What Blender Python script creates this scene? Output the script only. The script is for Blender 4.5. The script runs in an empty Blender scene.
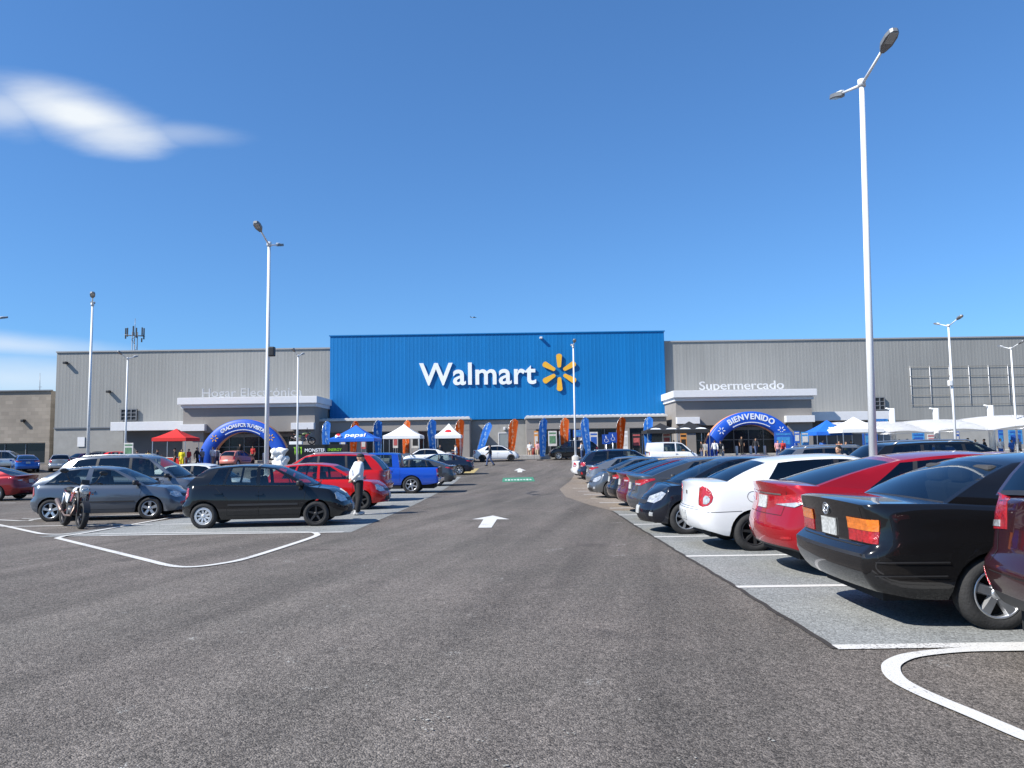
import bpy, bmesh, math, random
from mathutils import Vector, Matrix
from mathutils.bvhtree import BVHTree
random.seed(7)
PI = math.pi
scene = bpy.context.scene
COL = scene.collection

# ------------------------------------------------------------------ camera geometry / ground profile
FPX, HCAM = 760.0, 1.42
PITCH, ROLL = math.atan(63 / 760.0), 0.0145
_cp, _sp, _cr, _sr = math.cos(PITCH), math.sin(PITCH), math.cos(ROLL), math.sin(ROLL)
CF = Vector((0, _cp, _sp))
_R0, _U0 = Vector((1, 0, 0)), Vector((0, -_sp, _cp))
CR = _R0 * _cr - _U0 * _sr
CU = _R0 * _sr + _U0 * _cr
# the lot drains to a shallow valley and rises again to the store
GK = [(-60, .9), (0, 0), (8, -.13), (16, -.28), (25, -.42), (34, -.53), (44, -.55), (54, -.42), (62, -.12), (68, .08), (74, .28), (79, .38), (500, .38)]

def gz(y):
    if y <= GK[0][0]: return GK[0][1]
    for (a, za), (b, zb) in zip(GK, GK[1:]):
        if y <= b: return za + (zb - za) * (y - a) / (b - a)
    return GK[-1][1]

def ray(px, py):
    return CF + CR * ((px - 512) / FPX) + CU * ((384 - py) / FPX)

def at(px, py, Y):
    d = ray(px, py); t = Y / d.y
    return Vector((t * d.x, Y, HCAM + t * d.z))

def gnd(px, py):
    d = ray(px, py); t = 1.0
    while t < 300:
        if HCAM + t * d.z < gz(t * d.y): break
        t += .01
    return Vector((t * d.x, t * d.y))

# ------------------------------------------------------------------ materials
_M = {}
def nt(m): return m.node_tree.nodes, m.node_tree.links

def mat(name, col, rough=.6, metal=0.0, var=.12, scale=3.0, bump=0.0, bscale=40.0, coat=0.0, spec=.5, stretch=None, emit=None):
    if name in _M: return _M[name]
    m = bpy.data.materials.new(name); m.use_nodes = True
    n, l = nt(m); b = n['Principled BSDF']
    c = tuple(col) + (1,)
    b.inputs['Base Color'].default_value = c
    b.inputs['Roughness'].default_value = rough
    b.inputs['Metallic'].default_value = metal
    b.inputs['Specular IOR Level'].default_value = spec
    if coat:
        b.inputs['Coat Weight'].default_value = coat
        b.inputs['Coat Roughness'].default_value = .04
    tc = None
    if var or bump:
        tc = n.new('ShaderNodeTexCoord'); src = tc.outputs['Object']
        if stretch:
            mp = n.new('ShaderNodeMapping'); mp.inputs['Scale'].default_value = stretch
            l.new(src, mp.inputs['Vector']); src = mp.outputs['Vector']
    if var:
        t = n.new('ShaderNodeTexNoise'); t.inputs['Scale'].default_value = scale; t.inputs['Detail'].default_value = 6
        t.inputs['Roughness'].default_value = .65
        l.new(src, t.inputs['Vector'])
        r = n.new('ShaderNodeMapRange')
        r.inputs['From Min'].default_value = .3; r.inputs['From Max'].default_value = .7
        r.inputs['To Min'].default_value = 1 - var; r.inputs['To Max'].default_value = 1 + var
        l.new(t.outputs['Fac'], r.inputs['Value'])
        mx = n.new('ShaderNodeVectorMath'); mx.operation = 'SCALE'
        mx.inputs[0].default_value = col
        l.new(r.outputs['Result'], mx.inputs['Scale'])
        l.new(mx.outputs['Vector'], b.inputs['Base Color'])
    if bump:
        t2 = n.new('ShaderNodeTexNoise'); t2.inputs['Scale'].default_value = bscale; t2.inputs['Detail'].default_value = 4
        l.new(src, t2.inputs['Vector'])
        bp = n.new('ShaderNodeBump'); bp.inputs['Strength'].default_value = bump; bp.inputs['Distance'].default_value = .02
        l.new(t2.outputs['Fac'], bp.inputs['Height']); l.new(bp.outputs['Normal'], b.inputs['Normal'])
    _M[name] = m
    return m

def paint(name, col, metal=.15, rough=.32):
    """car paint with clear coat and a film of dust"""
    key = 'paint_' + name
    if key in _M: return _M[key]
    m = bpy.data.materials.new(key); m.use_nodes = True
    n, l = nt(m); b = n['Principled BSDF']
    b.inputs['Metallic'].default_value = metal
    b.inputs['Coat Weight'].default_value = 1.0
    b.inputs['Specular IOR Level'].default_value = .08
    tc = n.new('ShaderNodeTexCoord')
    t = n.new('ShaderNodeTexNoise'); t.inputs['Scale'].default_value = 2.2; t.inputs['Detail'].default_value = 8; t.inputs['Roughness'].default_value = .7
    l.new(tc.outputs['Object'], t.inputs['Vector'])
    # dust gathers low on the body
    sep = n.new('ShaderNodeSeparateXYZ'); l.new(tc.outputs['Object'], sep.inputs['Vector'])
    low = n.new('ShaderNodeMapRange'); low.inputs['From Min'].default_value = .75; low.inputs['From Max'].default_value = .2
    low.inputs['To Min'].default_value = .03; low.inputs['To Max'].default_value = .13
    l.new(sep.outputs['Z'], low.inputs['Value'])
    mu = n.new('ShaderNodeMath'); mu.operation = 'MULTIPLY'
    l.new(t.outputs['Fac'], mu.inputs[0]); l.new(low.outputs['Result'], mu.inputs[1])
    mx = n.new('ShaderNodeMix'); mx.data_type = 'RGBA'
    mx.inputs[6].default_value = tuple(col) + (1,)
    mx.inputs[7].default_value = (.20, .175, .15, 1)
    mm = n.new('ShaderNodeMath'); mm.operation = 'MULTIPLY'; mm.inputs[1].default_value = .42
    l.new(mu.outputs[0], mm.inputs[0])
    l.new(mm.outputs[0], mx.inputs[0])
    l.new(mx.outputs[2], b.inputs['Base Color'])
    rr = n.new('ShaderNodeMapRange'); rr.inputs['To Min'].default_value = rough - .05; rr.inputs['To Max'].default_value = rough + .25
    l.new(mu.outputs[0], rr.inputs['Value']); rr.inputs['From Max'].default_value = .35; l.new(rr.outputs['Result'], b.inputs['Roughness'])
    cr = n.new('ShaderNodeMapRange'); cr.inputs['From Max'].default_value = .5; cr.inputs['To Min'].default_value = .025; cr.inputs['To Max'].default_value = .08
    l.new(mu.outputs[0], cr.inputs['Value']); l.new(cr.outputs['Result'], b.inputs['Coat Roughness'])
    _M[key] = m
    return m

def glass(name, tint, rough=.02, ior=1.5):
    if name in _M: return _M[name]
    m = bpy.data.materials.new(name); m.use_nodes = True
    n, l = nt(m); n.remove(n['Principled BSDF'])
    o = n['Material Output']
    tr = n.new('ShaderNodeBsdfTransparent'); tr.inputs['Color'].default_value = tuple(tint) + (1,)
    gl = n.new('ShaderNodeBsdfGlossy'); gl.inputs['Roughness'].default_value = rough; gl.inputs['Color'].default_value = (.9, .95, 1, 1)
    fr = n.new('ShaderNodeFresnel'); fr.inputs['IOR'].default_value = ior
    ad = n.new('ShaderNodeMath'); ad.operation = 'MULTIPLY_ADD'; ad.inputs[1].default_value = 1.0; ad.inputs[2].default_value = .03
    l.new(fr.outputs[0], ad.inputs[0])
    mx = n.new('ShaderNodeMixShader')
    l.new(ad.outputs[0], mx.inputs[0]); l.new(tr.outputs[0], mx.inputs[1]); l.new(gl.outputs[0], mx.inputs[2])
    l.new(mx.outputs[0], o.inputs['Surface'])
    _M[name] = m
    return m

def M_rubber(): return mat('tyre_rubber', (.022, .022, .023), .85, var=.35, scale=9, bump=.3, bscale=60)
def M_trim(): return mat('black_plastic', (.02, .02, .022), .5, var=.2)
def M_alloy(): return mat('alloy', (.55, .56, .58), .32, .85, var=.08)
def M_chrome(): return mat('chrome', (.75, .75, .76), .12, 1.0, var=0)
def M_dark(): return mat('dark_underside', (.012, .012, .013), .9, var=.3)
def M_white(): return mat('white_paint', (.78, .78, .77), .45, var=.05)
def M_skin(): return mat('skin', (.42, .24, .16), .55, var=.08)

# ------------------------------------------------------------------ mesh helpers
def link(o, parent=None):
    COL.objects.link(o)
    if parent is not None: o.parent = parent
    return o

def obj(name, bm, mats, parent=None, smooth=False, recalc=True):
    if recalc: bmesh.ops.recalc_face_normals(bm, faces=bm.faces)
    me = bpy.data.meshes.new(name)
    bm.to_mesh(me); bm.free()
    if not isinstance(mats, (list, tuple)): mats = [mats]
    for m in mats: me.materials.append(m)
    if smooth:
        me.polygons.foreach_set('use_smooth', [True] * len(me.polygons))
    o = bpy.data.objects.new(name, me)
    return link(o, parent)

def empty(name, loc=(0, 0, 0), rz=0.0, parent=None):
    o = bpy.data.objects.new(name, None)
    o.location = loc; o.rotation_euler = (0, 0, rz); o.empty_display_size = .3
    return link(o, parent)

def tag(o, label=None, cat=None, group=None, kind=None):
    if label: o['label'] = label
    if cat: o['category'] = cat
    if group: o['group'] = group
    if kind: o['kind'] = kind
    return o

def box(bm, c, s, rot=None, mi=0, bev=0.0):
    r = bmesh.ops.create_cube(bm, size=1.0)
    vs = r['verts']
    M = Matrix.Translation(Vector(c)) @ (rot.to_4x4() if rot else Matrix.Identity(4)) @ Matrix.Diagonal(Vector(tuple(s) + (1,)))
    bmesh.ops.transform(bm, matrix=M, verts=vs)
    fs = set(f for v in vs for f in v.link_faces)
    if bev:
        es = set(e for v in vs for e in v.link_edges)
        b = bmesh.ops.bevel(bm, geom=list(es), offset=bev, segments=2, affect='EDGES', profile=.6)
        fs |= set(b['faces'])
    for f in fs:
        if f.is_valid: f.material_index = mi
    return vs

def cyl(bm, p0, p1, r0, r1=None, seg=16, mi=0, caps=True):
    r1 = r0 if r1 is None else r1
    p0, p1 = Vector(p0), Vector(p1); d = p1 - p0
    q = Vector((0, 0, 1)).rotation_difference(d.normalized()).to_matrix().to_4x4()
    r = bmesh.ops.create_cone(bm, cap_ends=caps, segments=seg, radius1=r0, radius2=r1, depth=d.length)
    bmesh.ops.transform(bm, matrix=Matrix.Translation((p0 + p1) / 2) @ q, verts=r['verts'])
    for v in r['verts']:
        for f in v.link_faces: f.material_index = mi; f.smooth = len(f.verts) == 4
    return r['verts']

def tube(bm, pts, r, seg=8, mi=0):
    pts = [Vector(p) for p in pts]; rings = []
    up = Vector((0, 0, 1))
    for i, p in enumerate(pts):
        d = (pts[min(i + 1, len(pts) - 1)] - pts[max(i - 1, 0)]).normalized()
        a = d.cross(up)
        if a.length < .05: a = d.cross(Vector((1, 0, 0)))
        a.normalize(); b = d.cross(a)
        rr = r[i] if isinstance(r, (list, tuple)) else r
        rings.append([bm.verts.new(p + a * rr * math.cos(t * 2 * PI / seg) + b * rr * math.sin(t * 2 * PI / seg)) for t in range(seg)])
    for A, B in zip(rings, rings[1:]):
        for k in range(seg):
            f = bm.faces.new((A[k], A[(k + 1) % seg], B[(k + 1) % seg], B[k])); f.material_index = mi; f.smooth = True
    for R in (rings[0], rings[-1]):
        f = bm.faces.new(R); f.material_index = mi

def lathe(bm, prof, axis='y', seg=32, mi=0, center=(0, 0, 0), closed=False):
    """prof: (r, h) pairs revolved about the axis"""
    rings = []; c = Vector(center)
    for r, h in prof:
        ring = []
        for k in range(seg):
            a = 2 * PI * k / seg
            v = (r * math.cos(a), h, r * math.sin(a)) if axis == 'y' else (r * math.cos(a), r * math.sin(a), h)
            ring.append(bm.verts.new(c + Vector(v)))
        rings.append(ring)
    pr = list(zip(rings, rings[1:]))
    if closed: pr.append((rings[-1], rings[0]))
    for A, B in pr:
        for k in range(seg):
            f = bm.faces.new((A[k], A[(k + 1) % seg], B[(k + 1) % seg], B[k])); f.material_index = mi; f.smooth = True
    return rings

def ball(bm, c, s, seg=12, mi=0, rot=None):
    r = bmesh.ops.create_uvsphere(bm, u_segments=seg, v_segments=max(6, seg * 2 // 3), radius=1)
    M = Matrix.Translation(Vector(c)) @ (rot.to_4x4() if rot else Matrix.Identity(4)) @ Matrix.Diagonal(Vector(tuple(s) + (1,)))
    bmesh.ops.transform(bm, matrix=M, verts=r['verts'])
    for v in r['verts']:
        for f in v.link_faces: f.material_index = mi; f.smooth = True

def prism(bm, pts, d, mi=0):
    """polygon pts (3D) extruded by vector d"""
    d = Vector(d)
    a = [bm.verts.new(Vector(p)) for p in pts]; b = [bm.verts.new(Vector(p) + d) for p in pts]
    fs = [bm.faces.new(a), bm.faces.new(b[::-1])]
    for k in range(len(a)):
        fs.append(bm.faces.new((a[k], b[k], b[(k + 1) % len(a)], a[(k + 1) % len(a)])))
    for f in fs: f.material_index = mi

def text_bm(s, size, depth, bold=0.0, align='CENTER', spacing=1.0):
    """lettering as a bmesh lying in the XZ plane facing -Y"""
    cu = bpy.data.curves.new('lettering', 'FONT')
    cu.body = s; cu.size = size; cu.extrude = depth / 2; cu.offset = bold; cu.align_x = align; cu.resolution_u = 4
    cu.space_character = spacing
    o = bpy.data.objects.new('lettering', cu); COL.objects.link(o)
    dg = bpy.context.evaluated_depsgraph_get()
    me = bpy.data.meshes.new_from_object(o.evaluated_get(dg))
    bm = bmesh.new(); bm.from_mesh(me)
    bpy.data.objects.remove(o); bpy.data.curves.remove(cu); bpy.data.meshes.remove(me)
    bmesh.ops.rotate(bm, verts=bm.verts, cent=(0, 0, 0), matrix=Matrix.Rotation(PI / 2, 3, 'X'))
    return bm

def copy_tree(o, parent=None, swap=None):
    c = o.copy(); COL.objects.link(c)
    c.parent = parent
    if swap and c.data is not None and hasattr(c.data, 'materials'):
        for i, ms in enumerate(c.material_slots):
            key = ms.material.name if ms.material else None
            if key in swap:
                ms.link = 'OBJECT'; ms.material = swap[key]
    for ch in list(o.children): copy_tree(ch, c, swap)
    return c

def lerp(a, b, t): return a + (b - a) * t
def interp(tab, x):
    if x <= tab[0][0]: return tab[0][1]
    for (a, za), (b, zb) in zip(tab, tab[1:]):
        if x <= b: return za + (zb - za) * (x - a) / (b - a + 1e-9)
    return tab[-1][1]
def sstep(t): t = max(0, min(1, t)); return t * t * (3 - 2 * t)
# ------------------------------------------------------------------ vehicles
def make_wheel(parent, name, loc, R, W=.19, spokes=5, style='alloy', side=1):
    w = empty(name, loc, 0, parent)
    bm = bmesh.new()
    rr = R * .66; h = W / 2
    lathe(bm, [(rr, -h * .85), (rr + .02, -h), (R - .045, -h * 1.0), (R - .012, -h * .82), (R, -h * .5), (R, h * .5), (R - .012, h * .82), (R - .045, h), (rr + .02, h), (rr, h * .85)], 'y', 36)
    obj('tyre', bm, M_rubber(), w)
    bm = bmesh.new()
    s = -1 if side < 0 else 1
    # mi 0 metal, 1 dark
    lathe(bm, [(rr * 1.02, s * h * .80), (rr * .99, s * h * .92), (rr * .93, s * h * .90), (rr * .90, s * h * .6), (rr * .88, -s * h * .8)], 'y', 36)
    lathe(bm, [(rr * .9, -s * h * .1), (.0001, -s * h * .1)], 'y', 24, mi=1)
    hub = rr * .24
    lathe(bm, [(hub * 1.2, s * h * .2), (hub, s * h * .74), (hub * .5, s * h * .80), (.0001, s * h * .82)], 'y', 20)
    if style == 'cover':           # pressed wheel cover with many short vanes
        lathe(bm, [(rr * .96, s * h * .80), (rr * .80, s * h * .95), (rr * .74, s * h * .90)], 'y', 36)
    for k in range(spokes):
        a = 2 * PI * k / spokes + .3
        w0, w1 = (rr * .17, rr * .13) if spokes <= 6 else (rr * .13, rr * .12)
        if style == 'cover': w0, w1 = rr * .12, rr * .2
        if style == 'wide': w0, w1 = rr * .2, rr * .26
        pts = []
        for (r_, ww, yy) in ((hub * .8, w0, .70), (rr * .55, (w0 + w1) / 2 * .95, .80), (rr * .93, w1, .84)):
            pts.append((r_, ww, s * h * yy))
        vs = []
        for (r_, ww, yy) in pts:
            for (t, dy) in ((-1, 0), (-.7, 1), (.7, 1), (1, 0)):
                x = r_; z = t * ww; y = yy - s * h * .34 * (1 - dy) - s * .0
                vs.append(bm.verts.new((x * math.cos(a) - z * math.sin(a), y, x * math.sin(a) + z * math.cos(a))))
        for i in range(2):
            for j in range(3):
                f = bm.faces.new((vs[i * 4 + j], vs[i * 4 + j + 1], vs[i * 4 + 5 + j], vs[i * 4 + 4 + j])); f.smooth = False
    metal = M_alloy()
    if style == 'steel' : metal = mat('black_steel_rim', (.03, .03, .032), .5, .4, var=.2)
    if style == 'cover': metal = mat('silver_wheel_cover', (.58, .59, .6), .38, .5, var=.08)
    obj('rim', bm, [metal, M_dark()], w)
    return w

CROWS = [0, .06, .14, .24, .34, .42, .48, .53, .58, .64, .70, .77, .84, .90, .945, .975, 1.0]
BCOLS = [1, .975, .93, .84, .66, .42, .2, 0, -.2, -.42, -.66, -.84, -.93, -.975, -1]
VROWS = [0, .055, .08, .25, .45, .65, .84, .92, 1.0]

class CarShape:
    def __init__(s, **k):
        s.__dict__.update(dict(rcf=.30, rcr=.24, tpf=.10, tpr=.05, bulf=.10, bulr=.05, crown=.035, sill=.21, wr=.30,
                               fx=[(0, -.07), (.3, 0), (.55, -.01), (.8, -.07), (1, -.16)],
                               rx=[(0, .10), (.25, .0), (.5, .0), (.56, .06), (1, .05)],
                               sec=[(0, .925), (.10, .965), (.35, 1.0), (.6, 1.0), (.75, .985), (.9, .955), (1, .90)],
                               yr=.70, arch=.055, bulge=.03))
        s.__dict__.update(k)
        s.xf = s.wb / 2 + s.fo; s.xr = s.xf - s.L
    def top(s, x):
        w = .07
        return sum(interp(s.zt, x + d * w) for d in (-1, -.5, 0, .5, 1)) / 5
    def hw(s, x):
        h = s.W / 2
        t = max(0, (x - .3) / (s.xf - .3)); h *= 1 - s.tpf * t ** 3
        t = max(0, (-.5 - x) / (-.5 - s.xr)); h *= 1 - s.tpr * t ** 3
        for e, sg, rc in ((s.xf, 1, s.rcf), (s.xr, -1, s.rcr)):
            q = (sg * (x - e) + rc) / rc
            if q > 0: h -= rc * .62 * (1 - math.sqrt(max(0, 1 - min(1, q) ** 2 * .985)))
        return h
    def arch_z(s, x):
        z = s.sill
        for xw in (s.wb / 2, -s.wb / 2):
            ra = s.wr + s.arch; d = abs(x - xw)
            if d < ra: z = max(z, s.wr + math.sqrt(ra * ra - d * d) * .97)
        return z
    def pos(s, x, b, c, topside=False):
        zt = s.top(x); z0 = s.sill
        # lift the lower edge at both ends
        e = max(0, (x - (s.xf - .6)) / .6); z0b = z0 + .02 * e
        e = max(0, ((s.xr + .7) - x) / .7); z0b += s.__dict__.get('rlift', .10) * e * e
        zl = max(z0b, s.arch_z(x))
        z = z0 + (zt - z0) * c
        z = max(z, zl + (zt - zl) * c * .25) if c > 0 else zl
        t = (z - z0) / (zt - z0)
        h = s.hw(x) * interp(s.sec, t)
        z += s.crown * (1 - b * b) * c ** 8
        rf = sstep((x - (s.xf - .6)) / .6); rb = sstep(((s.xr + .5) - x) / .5)
        xx = x + rf * interp(s.fx, t) + rb * interp(s.rx, t)
        xx -= rf * s.bulf * b * b; xx += rb * s.bulr * b * b
        return Vector((xx, b * h, z))

def stations(s):
    xs = []
    for q in (0, .01, .04, .09, .16, .25, .36, .48, .6): xs += [s.xf - q, s.xr + q]
    for xw in (s.wb / 2, -s.wb / 2):
        ra = s.wr + s.arch
        xs += [xw + (ra - .001) * math.cos(PI * k / 14) for k in range(15)] + [xw + ra + .03, xw - ra - .03]
    xs += list(s.extra) if hasattr(s, 'extra') else []
    xs = sorted(x for x in xs if s.xr <= x <= s.xf)
    out = [xs[0]]
    for x in xs[1:]:
        while x - out[-1] > .2: out.append(out[-1] + min(.16, (x - out[-1]) / 2))
        if x - out[-1] > .006: out.append(x)
    return out

def build_body(s, root, pm, fancy=True):
    bm = bmesh.new(); xs = stations(s); n = len(xs) - 1; V = {}
    NB, NC = len(BCOLS) - 1, len(CROWS) - 1
    def v(i, b, c):
        k = (i, b, c)
        if k not in V: V[k] = bm.verts.new(s.pos(xs[i], BCOLS[b], CROWS[c]))
        return V[k]
    def quad(*q, mi=0):
        q = list(dict.fromkeys(q))
        if len(q) > 2:
            try: f = bm.faces.new(q); f.smooth = True; f.material_index = mi
            except ValueError: pass
    D0, A0 = s.D[0], s.A[0]
    trimrow = getattr(s, 'trimrow', 0)
    for i in range(n):
        for b in (0, NB):
            for c in range(NC): quad(v(i, b, c), v(i + 1, b, c), v(i + 1, b, c + 1), v(i, b, c + 1), mi=1 if c < trimrow else 0)
        for b in range(NB):
            xm = (xs[i] + xs[i + 1]) / 2
            if D0 + .08 < xm < A0 - .06 and 1 < b < NB - 2: continue
            if getattr(s, 'bed', None) and s.bed[0] < xm < s.bed[1] and 1 < b < NB - 2: continue
            quad(v(i, b, NC), v(i + 1, b, NC), v(i + 1, b + 1, NC), v(i, b + 1, NC))
    for i in (0, n):
        for b in range(NB):
            for c in range(NC): quad(v(i, b, c), v(i, b + 1, c), v(i, b + 1, c + 1), v(i, b, c + 1), mi=1 if c < trimrow else 0)
    # rolled-in lip along the lower edge and arches
    for b in (0, NB):
        lip = []
        for i in range(n + 1):
            p = v(i, b, 0).co
            lip.append(bm.verts.new((p.x, p.y * .80, p.z + .004)))
        for i in range(n): quad(v(i, b, 0), v(i + 1, b, 0), lip[i + 1], lip[i], mi=1)
    # ---- greenhouse
    cols = [s.A] + s.pillars + [s.D]           # (x at belt, x at roof)
    types = s.types                             # between consecutive cols
    fc, ft = [cols[0]], []
    for j, t in enumerate(types):
        a, b = cols[j], cols[j + 1]; m = 3 if t == 'g' else (2 if abs(a[0] - b[0]) > .3 else 1)
        for k in range(1, m + 1):
            fc.append((lerp(a[0], b[0], k / m), lerp(a[1], b[1], k / m))); ft.append((t, j))
    def roofz(x): return interp(s.roof, x) - .04 + getattr(s, 'roofdz', 0)
    def edge(j, k, sg):
        x0, x1 = fc[j]; vv = VROWS[k]
        yb = s.pos(x0, 1, 1).y * .965
        pb = Vector((x0, yb, s.top(x0) - .012)); yr = s.W / 2 * s.yr
        u = (x1 - s.D[1]) / (s.A[1] - s.D[1]); yr *= 1 - .10 * (2 * u - 1) ** 4
        pt = Vector((x1, yr, roofz(x1)))
        p = pb.lerp(pt, vv); p.y += s.bulge * math.sin(PI * vv ** .8)
        # ends lean in a curve
        cu = .035 * math.sin(PI * vv)
        if j == 0: p.x += cu; p.z += cu * .4
        if j == len(fc) - 1: p.x -= cu * s.__dict__.get('rcurve', 1); p.z += cu * .4
        p.y *= sg
        return p
    K = len(VROWS) - 1; m = len(fc) - 1
    G = {}
    def g(j, k, sg):
        key = (j, k, sg)
        if key not in G: G[key] = bm.verts.new(edge(j, k, sg))
        return G[key]
    glassf = {}
    def cell(vs, key, mi):
        if key is None: quad(*vs, mi=mi)
        else: glassf.setdefault(key, []).append([x.co.copy() for x in vs])
    gi = {}
    for sg in (1, -1):
        for j in range(m):
            t, ty = ft[j]
            for k in range(K):
                vs = (g(j, k, sg), g(j + 1, k, sg), g(j + 1, k + 1, sg), g(j, k + 1, sg))
                if t == 'g' and 2 <= k < K - 1: cell(vs, ('side_window', ty, sg), 0)
                elif t == 'g' and k == 1: quad(*vs, mi=1)
                elif t == 'b' and 1 <= k < K - 1: quad(*vs, mi=1)
                else: quad(*vs, mi=0)
    st = [(0, k) for k in range(K + 1)] + [(j, K) for j in range(1, m)] + [(m, K - k) for k in range(K + 1)]
    S = {}
    def sv(i, b):
        j, k = st[i]
        if b == 0: return g(j, k, 1)
        if b == NB: return g(j, k, -1)
        if (i, b) not in S:
            e = edge(j, k, 1); bb = BCOLS[b]
            if j == 0: xb = .14 * (1 - .5 * VROWS[k]); cz = lerp(s.crown, .035, VROWS[k])
            elif j == m: xb = -.07 * (1 - .3 * VROWS[k]); cz = lerp(s.crown, .035, VROWS[k])
            else:
                u = (fc[j][1] - s.D[1]) / (s.A[1] - s.D[1]); xb = lerp(-.05, .07, u); cz = .04
            q = 1 - bb * bb
            S[(i, b)] = bm.verts.new((e.x + xb * q, e.y * bb, e.z + cz * q))
        return S[(i, b)]
    for i in range(len(st) - 1):
        for b in range(NB):
            vs = (sv(i, b), sv(i + 1, b), sv(i + 1, b + 1), sv(i, b + 1))
            inner = 2 <= b < NB - 2
            key = None; mi = 0
            if st[i][0] == 0 and st[i + 1][0] == 0:
                k = st[i][1]
                if inner and 1 <= k < K - 1: key = ('windscreen', 0, 0)
                elif inner and k == 0: mi = 1
            elif st[i][0] == m and st[i + 1][0] == m:
                k = st[i + 1][1]
                if inner and 1 <= k < K - 1: key = ('rear_window', 0, 0)
                elif inner and k == 0 and not getattr(s, 'no_seal', False): mi = 1
            if key and key[0] == 'rear_window' and getattr(s, 'no_rear_glass', False): key = None
            cell(vs, key, mi)
    bmesh.ops.recalc_face_normals(bm, faces=bm.faces)
    full = bm.copy()
    for vs in [q for L_ in glassf.values() for q in L_]:
        full.faces.new([full.verts.new(p) for p in vs])
    bvh = BVHTree.FromBMesh(full); full.free()
    for e in bm.edges:
        if len(e.link_faces) == 2 and e.calc_face_angle(0) > .75: e.smooth = False
    o = obj('body', bm, [pm, M_trim()], root, recalc=False)
    for key, quads in glassf.items():
        b2 = bmesh.new()
        for q in quads:
            f = b2.faces.new([b2.verts.new(p) for p in q]); f.smooth = True
        bmesh.ops.remove_doubles(b2, verts=b2.verts, dist=.0005)
        name, ty, sg = key
        dark = getattr(s, 'dark_from', 99)
        gm = glass('tinted_glass', (.62, .70, .68)) if (name == 'windscreen' or ty < dark) and name != 'rear_window' else glass('privacy_glass', (.10, .115, .125))
        if name == 'rear_window' and dark > 50: gm = glass('rear_glass', (.36, .42, .42))
        obj(name, b2, gm, root)
    return o, bvh

def clip_grid(polys, du=.035):
    bm = bmesh.new()
    for poly in polys:
        us = [p[0] for p in poly]; vs = [p[1] for p in poly]
        b = bmesh.new()
        nx = max(1, int((max(us) - min(us)) / du)); ny = max(1, int((max(vs) - min(vs)) / du))
        bmesh.ops.create_grid(b, x_segments=nx, y_segments=ny, size=.5)
        for v in b.verts:
            v.co.x = min(us) + (v.co.x + .5) * (max(us) - min(us)); v.co.y = min(vs) + (v.co.y + .5) * (max(vs) - min(vs))
        area = sum(poly[i][0] * poly[(i + 1) % len(poly)][1] - poly[(i + 1) % len(poly)][0] * poly[i][1] for i in range(len(poly)))
        for i in range(len(poly)):
            a, c = poly[i], poly[(i + 1) % len(poly)]
            ed = Vector((c[0] - a[0], c[1] - a[1], 0))
            if ed.length < 1e-5: continue
            nrm = Vector((ed.y, -ed.x, 0)) * (1 if area > 0 else -1)
            bmesh.ops.bisect_plane(b, geom=b.verts[:] + b.edges[:] + b.faces[:], plane_co=(a[0], a[1], 0), plane_no=nrm, clear_outer=True)
        me = bpy.data.meshes.new('tmp'); b.to_mesh(me); b.free(); bm.from_mesh(me); bpy.data.meshes.remove(me)
    return bm

def project(bm, bvh, o, u, d, off, rim=.02):
    """lay the flat (u, z) mesh on the body along direction d"""
    o, u, d = Vector(o), Vector(u).normalized(), Vector(d).normalized()
    dead = []
    for v in bm.verts:
        p = o + u * v.co.x + Vector((0, 0, v.co.y))
        h = bvh.ray_cast(p - d * 5.0, d)
        if h[0] is None: dead.append(v); v.co = p
        else: v.co = h[0] - d * off
    bmesh.ops.delete(bm, geom=dead, context='VERTS')
    if rim and bm.edges:
        ed = [e for e in bm.edges if e.is_boundary]
        r = bmesh.ops.extrude_edge_only(bm, edges=ed)
        for g_ in r['geom']:
            if isinstance(g_, bmesh.types.BMVert): g_.co += d * rim
    for f in bm.faces: f.smooth = False
    return bm

def patch(name, s, bvh, parent, polys, where, mats, side=1, off=.008, rim=.02, du=.035):
    """where: rear / front (u = y), side (u = x), rear_corner / front_corner (u = s measured along the outline from the corner: - inboard, + along the side)"""
    if polys and not isinstance(polys[0][0], (tuple, list)): polys = [polys]
    if where == 'rear': o, u, d = (0, 0, 0), (0, side, 0), (1, 0, 0)
    elif where == 'front': o, u, d = (0, 0, 0), (0, side, 0), (-1, 0, 0)
    elif where == 'side': o, u, d = (0, 0, 0), (1, 0, 0), (0, -side, 0)
    else:
        rear = where == 'rear_corner'
        sx = 1 if rear else -1
        cx = s.xr if rear else s.xf
        ang = s.__dict__.get('cornang', 42) * PI / 180
        d = Vector((sx * math.cos(ang), -side * math.sin(ang), 0))
        u = Vector((sx * math.sin(ang), side * math.cos(ang), 0))
        o = Vector((cx, side * s.W / 2, 0)); o -= d * 0
        def cv(p):
            q = Vector((0, side * p[0], 0)) if p[0] < 0 else Vector((sx * p[0], 0, 0))
            return (q.dot(u), p[1])
        polys = [[cv(p) for p in P] for P in polys]
    bm = clip_grid(polys, du)
    project(bm, bvh, o, u, d, off, rim)
    if not bm.faces: bm.free(); return None
    return obj(name, bm, mats, parent)

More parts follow.
